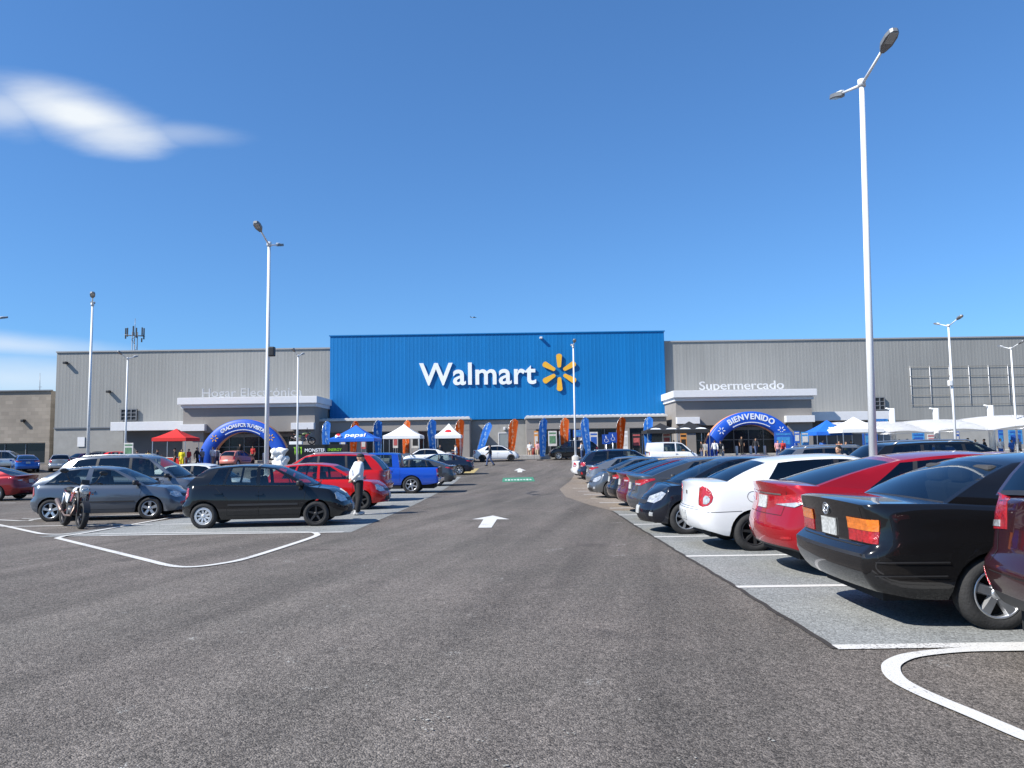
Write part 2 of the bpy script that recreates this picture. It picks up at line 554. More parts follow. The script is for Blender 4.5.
def ribbon(bm, bvh, pts, w, where, side=1, off=.003):
    """a thin line laid on the body (shut lines, mouldings)"""
    d = {'rear': Vector((1, 0, 0)), 'front': Vector((-1, 0, 0)), 'side': Vector((0, -side, 0))}[where]
    P = []
    for a, b in zip(pts, pts[1:]):
        n = max(1, int(math.hypot(b[0] - a[0], b[1] - a[1]) / .06))
        P += [(lerp(a[0], b[0], k / n), lerp(a[1], b[1], k / n)) for k in range(n)]
    P.append(pts[-1]); prev = None
    for i, p in enumerate(P):
        q = P[min(i + 1, len(P) - 1)]; r = P[max(i - 1, 0)]
        t = Vector((q[0] - r[0], q[1] - r[1])); t.normalize(); nn = Vector((-t.y, t.x)) * w / 2
        row = []
        for sgn in (-1, 1):
            a, z = p[0] + nn.x * sgn, p[1] + nn.y * sgn
            o = Vector((a, 0, z)) if where == 'side' else Vector((0, a, z))
            h = bvh.ray_cast(o - d * 5, d)
            row.append(bm.verts.new(h[0] - d * off) if h[0] is not None else None)
        if prev and None not in prev and None not in row:
            bm.faces.new((prev[0], prev[1], row[1], row[0]))
        prev = row

def M_red_lamp(): return mat('red_lamp', (.36, .010, .014), .15, var=.45, scale=22, bump=.35, bscale=70, coat=1.0)
def M_amber(): return mat('amber_lamp', (.62, .16, .015), .15, var=.35, scale=22, bump=.35, bscale=70, coat=1.0)
def M_clear(): return mat('clear_lamp', (.50, .51, .51), .12, .35, var=.45, scale=16, bump=.4, bscale=40, coat=1.0)
def M_plate(): return mat('plate_white', (.42, .43, .42), .5, var=.45, scale=34)

def make_car(kind, s, pm, lights, style=('alloy', 5), doors=None, rear_extra=None, front_extra=None, name=None):
    root = empty(name or kind)
    body, bvh = build_body(s, root, pm)
    W = s.W
    # underbody
    bm = bmesh.new()
    box(bm, ((s.xf + s.xr) / 2, 0, .34), (s.L - .5, W - .56, .26))
    box(bm, (0, 0, .33), (s.wb - s.wr * 2 - .16, W * .90, .2))
    obj('underbody', bm, M_dark(), root)
    # cabin: floor, dashboard, seats with headrests
    bm = bmesh.new(); zb = s.top(0) ; x0, x1 = s.D[0] + .15, s.A[0] - .1
    box(bm, ((x0 + x1) / 2, 0, zb - .42), (x1 - x0, W * .8, .2))
    box(bm, (x1 - .22, 0, zb - .16), (.42, W * .78, .26), bev=.06)
    box(bm, (x0 + .18, 0, zb - .12), (.4, W * .76, .12), bev=.03)
    zr = interp(s.roof, s.A[1])
    seats = [s.A[1] - .42] + ([s.A[1] - 1.28] if s.A[1] - 1.28 > s.D[0] + .35 else [])
    for q, sx in enumerate(seats):
        for yy in ((-.36, .36) if q == 0 else (-.38, 0, .38)):
            yy *= W / 1.7
            box(bm, (sx, yy, zb - .1), (.16, .44 if q == 0 else .36, .62), Matrix.Rotation(-.2, 3, 'Y'), bev=.05)
            box(bm, (sx - .09, yy, min(zb + .29, zr - .14)), (.1, .24, .16), bev=.035)
    th = bmesh.ops.create_cone(bm, cap_ends=False, segments=18, radius1=.18, radius2=.18, depth=.025)
    bmesh.ops.transform(bm, matrix=Matrix.Translation((x1 - .5, .36 * W / 1.7, zb + .02)) @ Matrix.Rotation(1.15, 4, 'Y'), verts=th['verts'])
    obj('cabin_interior', bm, mat('cabin_fabric', (.045, .045, .048), .85, var=.2), root)
    # wheels
    for xw in (s.wb / 2, -s.wb / 2):
        for sd in (1, -1):
            st = style if not isinstance(style, dict) else style[1 if xw > 0 else 0]
            make_wheel(root, 'wheel', (xw, sd * (W / 2 - .115), s.wr), s.wr, W=.2, spokes=st[1], style=st[0], side=sd)
    # lamps
    for (nm, where, polys, m, subs) in lights:
        for sd in (1, -1):
            P = patch(nm, s, bvh, root, polys, where, m, side=sd)
            for (snm, sp, sm) in subs:
                patch(snm, s, bvh, P or root, sp, where, sm, side=sd, off=.013, rim=.012)
    # mirrors, handles
    xm, zm = s.A[0] - .20, s.top(s.A[0]) + .09
    for sd in (1, -1):
        bm = bmesh.new()
        ym = s.pos(xm, 1, .97).y
        box(bm, (xm, sd * (ym + .11), zm), (.10, .19, .125), Matrix.Rotation(sd * .2, 3, 'Z'), bev=.035)
        box(bm, (xm + .02, sd * (ym + .0), zm - .045), (.07, .12, .04))
        obj('wing_mirror', bm, [M_trim() if getattr(s, 'black_mirror', True) else pm], root, smooth=True)
    for hx, hz in getattr(s, 'handles', []):
        for sd in (1, -1):
            patch('door_handle', s, bvh, root, [(hx - .09, hz - .018), (hx + .09, hz - .022), (hx + .09, hz + .016), (hx - .09, hz + .02)], 'side', M_trim() if getattr(s, 'black_handle', True) else pm, side=sd, off=.03, rim=.03)
    # shut lines
    sl = mat('shut_line', (.008, .008, .008), .9, var=0)
    for key, where, sds in (('seams', 'side', (1, -1)), ('rear_seams', 'rear', (1,)), ('front_seams', 'front', (1,))):
        for path in getattr(s, key, []):
            for sd in sds:
                bm = bmesh.new(); ribbon(bm, bvh, path, .007, where, sd)
                if bm.faces: obj('panel_gap', bm, sl, root)
                else: bm.free()
    for path, w in getattr(s, 'mould', []):
        for sd in (1, -1):
            b2 = bmesh.new(); ribbon(b2, bvh, path, w, 'side', sd, off=.012); obj('side_moulding', b2, M_trim(), root)
    # plates
    pz, py = s.plate_r
    patch('number_plate', s, bvh, root, [(py - .15, pz - .075), (py + .15, pz - .075), (py + .15, pz + .075), (py - .15, pz + .075)], 'rear', M_plate(), off=.015, rim=.012)
    pz = s.plate_f
    patch('number_plate', s, bvh, root, [(-.15, pz - .075), (.15, pz - .075), (.15, pz + .075), (-.15, pz + .075)], 'front', M_plate(), off=.015, rim=.012)
    for g_ in getattr(s, 'grilles', []):
        patch('grille', s, bvh, root, g_, 'front', M_trim(), off=.006)
    # wipers / aerial
    bm = bmesh.new()
    for k in (-1, 1):
        yb = k * .1 - .05
        z0 = s.top(s.A[0]) + s.crown + .02
        p0 = Vector((s.A[0] + .16, yb - .25, z0)); p1 = Vector((s.A[0] + .10, yb + .33, z0 + .05))
        tube(bm, [p0, p1], .009, 6)
    obj('wiper', bm, M_trim(), root)
    root['_'] = 0; del root['_']
    return root, bvh
# ---- models
def seam_set(s, doors, z1=None):
    """door outlines as shut lines; doors: list of (x_front_bottom, x_front_top, x_rear_top, x_rear_bottom)"""
    zs = s.sill + .09
    out = []
    for (a, b, c, d) in doors:
        zt = s.top((b + c) / 2) - .03
        out.append([(b, zt), (a, zt - .22), (a, zs), (d, zs)] + ([(d, zs), (d, zt - .25), (c, zt)]))
    return out

def old_sedan():
    s = CarShape(W=1.70, L=4.38, wb=2.47, fo=.85, wr=.30, sill=.25, rlift=.06, tpr=.06, rcr=.16, rcf=.22, bulr=.04,
        zt=[(-2.32, 1.0), (-2.24, 1.025), (-1.5, 1.02), (-1.3, 1.005), (0, .96), (1.0, .95), (1.95, .80), (2.1, .74)],
        A=(1.02, .36), D=(-1.58, -.86), roof=[(-.9, 1.37), (-.6, 1.41), (-.2, 1.43), (.1, 1.42), (.4, 1.375)],
        pillars=[(.93, .29), (-.03, -.02), (-.12, -.09), (-.88, -.70)], types=['p', 'g', 'b', 'g', 'p'],
        fx=[(0, -.05), (.25, 0), (.5, 0), (.56, -.06), (1, -.09)], rx=[(0, .16), (.16, .04), (.3, -.02), (.50, -.02), (.56, .07), (.8, .065), (.96, .03), (1, .02)],
        sec=[(0, .93), (.15, .975), (.4, 1), (.62, 1.0), (.66, .985), (.9, .965), (.97, .945), (1, .915)], yr=.69, crown=.02,
        plate_r=(.78, 0), plate_f=.45, handles=[(-.02 - .18, .80), (-.80, .81)], black_handle=True, cornang=20)
    s.seams = seam_set(s, [(.88, .95, -.07, -.07), (-.07, -.07, -.88, -.62)])
    s.rear_seams = [[(-.62, .99), (-.60, .67), (.60, .67), (.62, .99)]]
    s.mould = [([(-.8, .60), (.78, .60)], .05), ([(-2.2, .56), (-1.62, .56)], .012), ([(-2.2, .45), (-1.64, .45)], .012)]
    L = [('taillight', 'rear', [(.38, .70), (.765, .70), (.765, .895), (.38, .895)], M_red_lamp(), [('turn_lamp', [(.38, .80), (.765, .80), (.765, .895), (.38, .895)], M_amber())]),
         ('headlight', 'front', [(.42, .60), (.78, .60), (.78, .75), (.42, .75)], M_clear(), [])]
    s.grilles = [[(-.38, .60), (.38, .60), (.38, .72), (-.38, .72)]]
    r, bvh = make_car('old_sedan', s, paint('old_black', (.006, .006, .007), .0, .22), L, ('wide', 5))
    # rear bumper dark upper edge
    bm = bmesh.new(); ribbon(bm, bvh, [(-.80, .605), (.80, .605)], .03, 'rear', off=.006); obj('bumper_strip', bm, M_trim(), r)
    # round emblem: a ring with a V over a W
    bm = bmesh.new()
    lathe(bm, [(.046, -.004), (.057, -.004), (.057, .010), (.046, .010)], 'y', 28, closed=True)
    def bar(p, q): 
        a, b = Vector((p[0], .004, p[1])), Vector((q[0], .004, q[1])); tube(bm, [a, b], .0045, 6)
    for sg in (-1, 1):
        bar((sg * .017, .042), (0, .006)); bar((sg * .040, .022), (sg * .017, -.036)); bar((sg * .017, -.036), (0, -.004))
    h = bvh.ray_cast(Vector((-4, 0, .935)), Vector((1, 0, 0)))[0]
    e = obj('emblem', bm, M_alloy(), r); e.rotation_euler = (0, 0, -PI / 2); e.location = h + Vector((-.010, 0, 0))
    return r

def big_sedan(kind='big_sedan', col=('candy_red', (.30, .004, .010), .2, .25)):
    s = CarShape(W=1.85, L=4.80, wb=2.83, fo=.94, wr=.335, sill=.21, rcr=.34, bulr=.10, rcf=.4,
        zt=[(-2.46, 1.06), (-2.38, 1.085), (-2.0, 1.075), (-1.4, 1.03), (0, .955), (1.2, .955), (2.0, .80), (2.38, .68)],
        A=(1.42, .42), D=(-2.02, -.92), roof=[(-1.0, 1.40), (-.6, 1.455), (-.2, 1.48), (.1, 1.475), (.45, 1.43)],
        pillars=[(1.28, .36), (.16, .10), (.06, .02), (-.86, -.72), (-.92, -.77), (-1.42, -.88)], types=['p', 'g', 'b', 'g', 'b', 'g', 'p'],
        rx=[(0, .12), (.2, .0), (.40, -.03), (.52, .0), (.72, .055), (.88, .065), (.95, .03), (1, .02)], rlift=.12,
        sec=[(0, .93), (.08, .965), (.3, .99), (.55, .995), (.68, 1.0), (.74, .985), (.9, .94), (1, .875)], yr=.66, dark_from=2, trimrow=2, roofdz=-.02,
        plate_r=(.86, 0), plate_f=.45, handles=[(.10, .83), (-.86, .86)], black_handle=False, black_mirror=False, cornang=44)
    s.seams = seam_set(s, [(1.15, 1.2, .11, .11), (.11, .11, -.9, -.72)]); s.rear_seams = [[(-.62, 1.06), (-.55, .72), (.55, .72), (.62, 1.06)]]
    L = [('taillight', 'rear_corner', [(-.50, .845), (.0, .83), (.30, .93), (.26, .985), (-.02, .98), (-.50, .935)], M_red_lamp(),
          [('reverse_lamp', [(-.50, .845), (.0, .83), (.24, .905), (.0, .885), (-.50, .875)], M_clear())]),
         ('headlight', 'front_corner', [(-.42, .62), (.1, .66), (.4, .78), (.05, .76), (-.42, .69)], M_clear(), []),
         ('reflector', 'rear', [(.58, .44), (.76, .46), (.76, .49), (.58, .47)], M_red_lamp(), [])]
    s.grilles = [[(-.45, .36), (.45, .36), (.55, .62), (-.55, .62)]]
    r, b = make_car(kind, s, paint(*col), L, ('alloy', 10))
    bm = bmesh.new(); ribbon(bm, b, [(-.5, .965), (.5, .965)], .018, 'rear', off=.008); obj('chrome_strip', bm, M_chrome(), r)
    return r

def compact_sedan():
    s = CarShape(W=1.72, L=4.25, wb=2.60, fo=.80, wr=.30, sill=.23, rcr=.26, bulr=.07,
        zt=[(-2.15, .99), (-2.08, 1.045), (-1.6, 1.05), (-1.2, 1.00), (0, .955), (1.15, .95), (1.9, .80), (2.1, .68)],
        A=(1.30, .52), D=(-1.66, -.92), roof=[(-1.0, 1.45), (-.6, 1.505), (-.1, 1.535), (.2, 1.53), (.55, 1.475)],
        pillars=[(1.18, .46), (.12, .10), (.02, .02), (-1.10, -.80)], types=['p', 'g', 'b', 'g', 'p'],
        rx=[(0, .14), (.2, -.0), (.4, -.03), (.5, -.02), (.56, .025), (.9, .04), (1, .02)], yr=.70, dark_from=1, roofdz=-.075,
        plate_r=(.52, 0), plate_f=.42, handles=[(.08, .80), (-.86, .83)], black_handle=False, cornang=40)
    s.seams = seam_set(s, [(1.05, 1.1, .07, .07), (.07, .07, -.92, -.70)]); s.rear_seams = [[(-.60, 1.03), (-.56, .66), (.56, .66), (.60, 1.03)], [(-.8, .63), (.8, .63)]]
    s.seams += [[(-1.42, .62), (-2.0, .60)]]
    s.seams += [[(-1.30 + .09 * math.cos(t * PI / 8), .83 + .08 * math.sin(t * PI / 8)) for t in range(17)]]
    L = [('taillight', 'rear_corner', [(-.20, .70), (-.06, .68), (.08, .70), (.17, .76), (.19, .83), (.14, .91), (.04, .97), (-.08, .995), (-.16, .965), (-.20, .88)], M_red_lamp(),
          [('reverse_lamp', [(-.04, .725), (.04, .72), (.11, .75), (.13, .80), (.09, .84), (.0, .85), (-.04, .81)], M_clear())]),
         ('headlight', 'front_corner', [(-.32, .62), (.05, .62), (.22, .78), (-.05, .80), (-.32, .72)], M_clear(), [])]
    s.grilles = [[(-.35, .60), (.35, .60), (.35, .68), (-.35, .68)], [(-.5, .32), (.5, .32), (.5, .44), (-.5, .44)]]
    r, b = make_car('compact_sedan', s, paint('white', (.74, .75, .76), .0, .3), L, ('steel', 7))
    bm = bmesh.new(); box(bm, (0, 0, 0), (.004, .085, .06), bev=.0015)
    h = b.ray_cast(Vector((-4, 0, .87)), Vector((1, 0, 0)))[0]; e = obj('badge', bm, M_chrome(), r); e.location = h + Vector((-.004, 0, 0))
    return r

def mid_sedan():
    s = CarShape(W=1.78, L=4.60, wb=2.70, fo=.92, wr=.325, sill=.20, rcr=.34, bulr=.09, rcf=.36,
        zt=[(-2.36, 1.0), (-2.28, 1.035), (-1.9, 1.03), (-1.3, 1.0), (0, .94), (1.2, .93), (2.0, .78), (2.3, .66)],
        A=(1.38, .42), D=(-1.92, -.90), roof=[(-1.0, 1.38), (-.6, 1.43), (-.2, 1.455), (.1, 1.45), (.45, 1.40)],
        pillars=[(1.25, .36), (.14, .10), (.04, .02), (-.86, -.72), (-.92, -.77), (-1.30, -.86)], types=['p', 'g', 'b', 'g', 'b', 'g', 'p'],
        yr=.66, dark_from=99, trimrow=1, plate_r=(.80, 0), plate_f=.42, handles=[(.08, .80), (-.86, .83)], black_handle=False, black_mirror=False,
        rx=[(0, .14), (.2, .0), (.42, -.02), (.55, .03), (.75, .06), (.88, .07), (.96, .0), (1, -.01)])
    s.seams = seam_set(s, [(1.1, 1.15, .09, .09), (.09, .09, -.9, -.7)]); s.rear_seams = [[(-.6, 1.02), (-.55, .70), (.55, .70), (.6, 1.02)]]
    L = [('taillight', 'rear_corner', [(-.34, .83), (.0, .83), (.44, .95), (.40, .985), (-.02, .96), (-.34, .93)], M_red_lamp(),
          [('reverse_lamp', [(-.30, .84), (-.05, .84), (.02, .87), (-.30, .875)], M_clear())]),
         ('headlight', 'front_corner', [(-.40, .62), (.1, .64), (.45, .79), (.1, .77), (-.40, .68)], M_clear(), [])]
    s.grilles = [[(-.42, .36), (.42, .36), (.40, .62), (-.40, .62)]]
    return make_car('sedan', s, paint('graphite', (.075, .08, .088), .5, .3), L, ('alloy', 7))

def hatch5():
    s = CarShape(W=1.64, L=3.80, wb=2.47, fo=.75, wr=.29, sill=.20, rcr=.30, bulr=.10, rcf=.34, tpf=.12,
        zt=[(-1.82, .90), (-1.74, .96), (-1.3, .965), (0, .92), (.95, .915), (1.6, .83), (1.85, .76), (2.0, .66)],
        A=(1.08, .26), D=(-1.66, -1.22), roof=[(-1.4, 1.34), (-1.0, 1.395), (-.5, 1.43), (-.1, 1.42), (.3, 1.365)], rcurve=1.0,
        pillars=[(.97, .20), (-.02, -.04), (-.11, -.11), (-.80, -.68), (-.86, -.73), (-1.18, -.95)], types=['p', 'g', 'p', 'g', 'p', 'g', 'p'],
        yr=.70, plate_r=(.60, 0), plate_f=.40, handles=[(-.02, .76), (-.92, .79)], black_handle=False,
        rx=[(0, .10), (.2, -.02), (.42, -.04), (.52, .0), (.56, .03), (.8, .05), (1, .06)])
    s.seams = seam_set(s, [(.98, 1.02, -.03, -.03), (-.03, -.03, -.98, -.72)]); s.rear_seams = [[(-.56, .93), (-.52, .52), (.52, .52), (.56, .93)]]
    s.mould = [([(-.70, .53), (.84, .53)], .045)]
    L = [('taillight', 'rear_corner', [(-.14, .66), (.03, .66), (.16, .74), (.10, .90), (-.02, .93), (-.14, .86)], M_red_lamp(), []),
         ('headlight', 'front_corner', [(-.34, .56), (.02, .55), (.20, .62), (.16, .74), (-.04, .765), (-.34, .66)], M_clear(), [])]
    s.grilles = [[(-.30, .55), (.30, .55), (.34, .62), (-.34, .62)], [(-.46, .27), (.46, .27), (.42, .40), (-.42, .40)]]
    return make_car('hatchback', s, paint('black', (.006, .006, .007), .0, .25), L, {0: ('cover', 9), 1: ('steel', 5)})[0]

def hatch3():
    s = CarShape(W=1.66, L=3.95, wb=2.44, fo=.84, wr=.30, sill=.21, rcr=.32, bulr=.10, rcf=.36, tpf=.12,
        zt=[(-1.95, .88), (-1.86, .945), (-1.3, .95), (0, .92), (.95, .91), (1.7, .82), (2.06, .66)],
        A=(1.08, .22), D=(-1.76, -1.18), roof=[(-1.3, 1.35), (-.9, 1.40), (-.5, 1.435), (-.1, 1.42), (.28, 1.365)], rcurve=1.0,
        pillars=[(.97, .16), (-.30, -.26), (-.44, -.38), (-1.46, -.98)], types=['p', 'g', 'p', 'g', 'p'],
        yr=.68, plate_r=(.62, 0), plate_f=.40, handles=[(-.22, .77)], black_handle=False)
    s.seams = seam_set(s, [(.98, 1.02, -.38, -.38)]); s.rear_seams = [[(-.55, .9), (-.52, .5), (.52, .5), (.55, .9)]]
    s.mould = [([(-.80, .50), (.86, .50)], .035)]
    L = [('taillight', 'rear_corner', [(-.22, .66), (.04, .66), (.16, .72), (.08, .88), (-.04, .90), (-.22, .86)], M_red_lamp(), []),
         ('headlight', 'front_corner', [(-.32, .58), (.05, .58), (.24, .65), (.20, .72), (-.02, .74), (-.32, .68)], M_clear(), [])]
    s.grilles = [[(-.32, .58), (.32, .58), (.34, .66), (-.34, .66)], [(-.5, .28), (.5, .28), (.46, .42), (-.46, .42)]]
    return make_car('hatchback', s, paint('steel_blue', (.115, .135, .165), .55, .32), L, ('wide', 5))[0]

def city_hatch():
    """newer small hatchback, seen by its nose in the right-hand row"""
    s = CarShape(W=1.68, L=3.95, wb=2.47, fo=.80, wr=.31, sill=.20, rcr=.30, bulr=.09, rcf=.42, tpf=.10, bulf=.16,
        zt=[(-1.9, .93), (-1.82, .99), (-1.3, 1.0), (0, .94), (1.0, .945), (1.6, .90), (1.9, .78), (2.06, .66)],
        A=(1.32, .36), D=(-1.68, -1.32), roof=[(-1.5, 1.40), (-1.0, 1.455), (-.4, 1.485), (.1, 1.475), (.45, 1.42)], rcurve=1.4,
        pillars=[(1.20, .30), (.04, .02), (-.05, -.05), (-.86, -.74), (-.93, -.80), (-1.28, -1.05)], types=['p', 'g', 'b', 'g', 'b', 'g', 'p'],
        yr=.68, dark_from=2, trimrow=1, roofdz=-.035, plate_r=(.62, 0), plate_f=.44, handles=[(0, .80), (-.88, .84)], black_handle=False)
    s.seams = seam_set(s, [(1.0, 1.05, 0, 0), (0, 0, -.96, -.72)]); s.front_seams = [[(-.66, .72), (-.40, .66), (.40, .66), (.66, .72)]]
    L = [('taillight', 'rear_corner', [(-.16, .74), (.03, .74), (.14, .82), (.10, .97), (-.02, 1.0), (-.16, .95)], M_red_lamp(), []),
         ('headlight', 'front_corner', [(-.36, .60), (-.05, .585), (.22, .66), (.34, .77), (.10, .80), (-.36, .70)], M_clear(), []),
         ('fog_lamp', 'front', [(.50, .34), (.60, .34), (.62, .41), (.52, .42)], M_clear(), [])]
    s.grilles = [[(-.32, .56), (.32, .56), (.36, .63), (-.36, .63)], [(-.44, .26), (.44, .26), (.40, .38), (-.40, .38)]]
    return make_car('hatchback', s, paint('night_blue', (.007, .009, .016), .2, .25), L, ('alloy', 8))[0]

def suv():
    s = CarShape(W=1.89, L=4.72, wb=2.72, fo=.92, wr=.36, sill=.29, rcr=.32, bulr=.09, rcf=.34, arch=.05, crown=.03,
        zt=[(-2.45, 1.06), (-2.36, 1.12), (-1.8, 1.13), (-1.0, 1.10), (0, 1.07), (1.15, 1.06), (2.0, .97), (2.3, .82)],
        A=(1.46, .56), D=(-2.24, -1.72), roof=[(-1.9, 1.66), (-1.4, 1.72), (-.8, 1.75), (0, 1.755), (.3, 1.74), (.6, 1.68)], rcurve=1.3,
        pillars=[(1.33, .50), (.14, .10), (.05, .02), (-.92, -.86), (-1.0, -.94), (-1.88, -1.50)], types=['p', 'g', 'b', 'g', 'b', 'g', 'p'],
        rx=[(0, .16), (.2, .02), (.4, -.03), (.5, -.02), (.56, .04), (.8, .06), (1, .06)],
        yr=.72, dark_from=2, trimrow=3, plate_r=(.88, 0), plate_f=.50, handles=[(.08, .93), (-.90, .96)], black_handle=False, black_mirror=True)
    s.seams = seam_set(s, [(1.1, 1.16, .09, .09), (.09, .09, -.96, -.74)]); s.rear_seams = [[(-.68, 1.08), (-.66, .62), (.66, .62), (.68, 1.08)]]
    L = [('taillight', 'rear_corner', [(-.30, .90), (.0, .88), (.26, .95), (.22, 1.10), (-.02, 1.13), (-.30, 1.10)], M_red_lamp(),
          [('reverse_lamp', [(-.20, .91), (.0, .90), (.08, .935), (-.20, .955)], M_clear())]),
         ('headlight', 'front_corner', [(-.38, .78), (.05, .78), (.30, .88), (.10, .93), (-.38, .90)], M_clear(), []),
         ('reflector', 'rear_corner', [(-.10, .50), (.0, .48), (.10, .50), (.07, .61), (-.04, .62)], M_red_lamp(), [])]
    s.grilles = [[(-.42, .66), (.42, .66), (.44, .90), (-.44, .90)], [(-.6, .40), (.6, .40), (.5, .54), (-.5, .54)]]
    r, b = make_car('suv', s, paint('burgundy', (.045, .010, .013), .45, .28), L, ('alloy', 6))
    for sd in (1, -1):
        bm = bmesh.new(); y = sd * .60
        tube(bm, [(-1.52, y, 1.67), (-1.4, y, 1.735), (-.6, y, 1.765), (.2, y, 1.755), (.36, y, 1.70)], .018, 8)
        obj('roof_rail', bm, M_alloy(), r, smooth=True)
    return r

def pickup():
    s = CarShape(W=1.83, L=5.20, wb=3.10, fo=.90, wr=.38, sill=.38, rcr=.10, bulr=.02, rcf=.30, tpr=.01, arch=.06, crown=.02,
        zt=[(-2.80, 1.12), (-1.05, 1.12), (-.95, 1.14), (0, 1.13), (1.25, 1.10), (2.1, 1.02), (2.4, .88)], extra=[-2.70, -1.12],
        A=(1.60, .78), D=(-1.02, -.92), roof=[(-1.1, 1.72), (-.6, 1.78), (.2, 1.79), (.5, 1.77), (.8, 1.71)], rcurve=.2,
        pillars=[(1.48, .72), (.36, .34), (.27, .26), (-.72, -.66)], types=['p', 'g', 'b', 'g', 'p'], bed=(-2.70, -1.12),
        rx=[(0, .02), (.25, .0), (.3, .03), (1, .03)],
        yr=.72, trimrow=0, plate_r=(.60, 0), plate_f=.55, handles=[(.32, .97), (-.62, .98)], black_handle=True)
    s.seams = seam_set(s, [(1.25, 1.3, .31, .31), (.31, .31, -.82, -.62)]) + [[(-1.05, 1.08), (-1.05, .5)]]; s.rear_seams = [[(-.68, 1.1), (-.68, .68), (.68, .68), (.68, 1.1)]]
    L = [('taillight', 'rear_corner', [(-.11, .74), (.08, .74), (.08, 1.06), (-.11, 1.06)], M_red_lamp(), [('reverse_lamp', [(-.11, .82), (.08, .82), (.08, .89), (-.11, .89)], M_clear())]),
         ('headlight', 'front_corner', [(-.34, .82), (.05, .82), (.24, .92), (.05, 1.0), (-.34, .96)], M_clear(), [])]
    s.grilles = [[(-.45, .66), (.45, .66), (.5, .94), (-.5, .94)]]
    r, b = make_car('pickup_truck', s, paint('cobalt', (.012, .075, .46), .15, .28), L, ('alloy', 6))
    bm = bmesh.new(); box(bm, (-1.91, 0, .70), (1.58, 1.5, .06))
    for yy in (-.80, .80): box(bm, (-1.91, yy, .90), (1.58, .04, .40))
    box(bm, (-2.71, 0, .9), (.03, 1.58, .40)); box(bm, (-1.11, 0, .9), (.03, 1.58, .4))
    obj('cargo_bed', bm, M_trim(), r)
    bm = bmesh.new(); box(bm, (-2.74, 0, .56), (.16, 1.70, .16), bev=.03); obj('rear_bumper', bm, M_chrome(), r)
    return r

def small_van():
    s = CarShape(W=1.72, L=4.15, wb=2.69, fo=.80, wr=.30, sill=.23, rcr=.10, bulr=.04, rcf=.34, tpr=.01, crown=.03,
        zt=[(-2.1, 1.06), (-1.95, 1.08), (0, 1.05), (1.15, 1.04), (1.9, .90), (2.2, .70)],
        A=(1.50, .66), D=(-2.00, -1.88), roof=[(-2.0, 1.79), (-1.5, 1.82), (-.5, 1.84), (.3, 1.82), (.7, 1.75)], rcurve=.4,
        pillars=[(1.36, .60), (.20, .18), (.10, .08), (-.80, -.78)], types=['p', 'g', 'p', 'g', 'p'], no_rear_glass=True,
        yr=.78, plate_r=(.80, 0), plate_f=.45, handles=[(.20, .90)], black_handle=True)
    s.seams = seam_set(s, [(1.1, 1.15, .15, .15), (.15, .15, -.9, -.9)])
    L = [('taillight', 'rear_corner', [(-.09, .80), (.06, .80), (.06, 1.06), (-.09, 1.06)], M_red_lamp(), []),
         ('headlight', 'front_corner', [(-.28, .64), (.05, .64), (.2, .80), (-.02, .84), (-.28, .78)], M_clear(), [])]
    s.grilles = [[(-.38, .42), (.38, .42), (.4, .6), (-.4, .6)]]
    return make_car('van', s, paint('white', (.74, .75, .76), .0, .3), L, ('steel', 6))[0]
# ------------------------------------------------------------------ people, motorcycle
def capsule(bm, a, b, ra, rb, seg=14):
    cyl(bm, a, b, ra, rb, seg)
    ball(bm, a, (ra,) * 3, seg); ball(bm, b, (rb,) * 3, seg)

def loft(bm, rings, seg=20):
    """rings: (x, y, z, rx, ry)"""
    R = [[bm.verts.new((x + rx * math.cos(2 * PI * k / seg), y + ry * math.sin(2 * PI * k / seg), z)) for k in range(seg)] for x, y, z, rx, ry in rings]
    for A, B in zip(R, R[1:]):
        for k in range(seg): bm.faces.new((A[k], A[(k + 1) % seg], B[(k + 1) % seg], B[k]))
    bm.faces.new(R[0][::-1]); bm.faces.new(R[-1])

def fused(name, bm, mats, parent, voxel, smooth_it=3):
    """one continuous skin over overlapping forms"""
    bmesh.ops.recalc_face_normals(bm, faces=bm.faces)
    me = bpy.data.meshes.new(name); bm.to_mesh(me); bm.free()
    o = bpy.data.objects.new(name, me); COL.objects.link(o)
    r = o.modifiers.new('r', 'REMESH'); r.mode = 'VOXEL'; r.voxel_size = voxel; r.use_smooth_shade = True
    s = o.modifiers.new('s', 'SMOOTH'); s.iterations = smooth_it; s.factor = .5
    dg = bpy.context.evaluated_depsgraph_get()
    m2 = bpy.data.meshes.new_from_object(o.evaluated_get(dg)); m2.name = name
    bpy.data.objects.remove(o); bpy.data.meshes.remove(me)
    m2.materials.clear(); m2.materials.append(mats)
    m2.polygons.foreach_set('use_smooth', [True] * len(m2.polygons))
    return link(bpy.data.objects.new(name, m2), parent)

def cloth(name, col): return mat('cloth_' + name, col, .85, var=.14, scale=9, bump=.25, bscale=14)

def limb_pose(p):
    base = dict(head=(0, .03, 1.575), look=(0, 0), lean=0.0,
        la=((-.185, 0, 1.40), (-.235, -.02, 1.12), (-.225, .06, .88)), ra=((.185, 0, 1.40), (.235, -.02, 1.12), (.225, .06, .88)),
        ll=((-.09, 0, .90), (-.105, .02, .49), (-.11, -.02, .085)), rl=((.09, 0, .90), (.105, .02, .49), (.11, -.02, .085)))
    base.update(p); return base

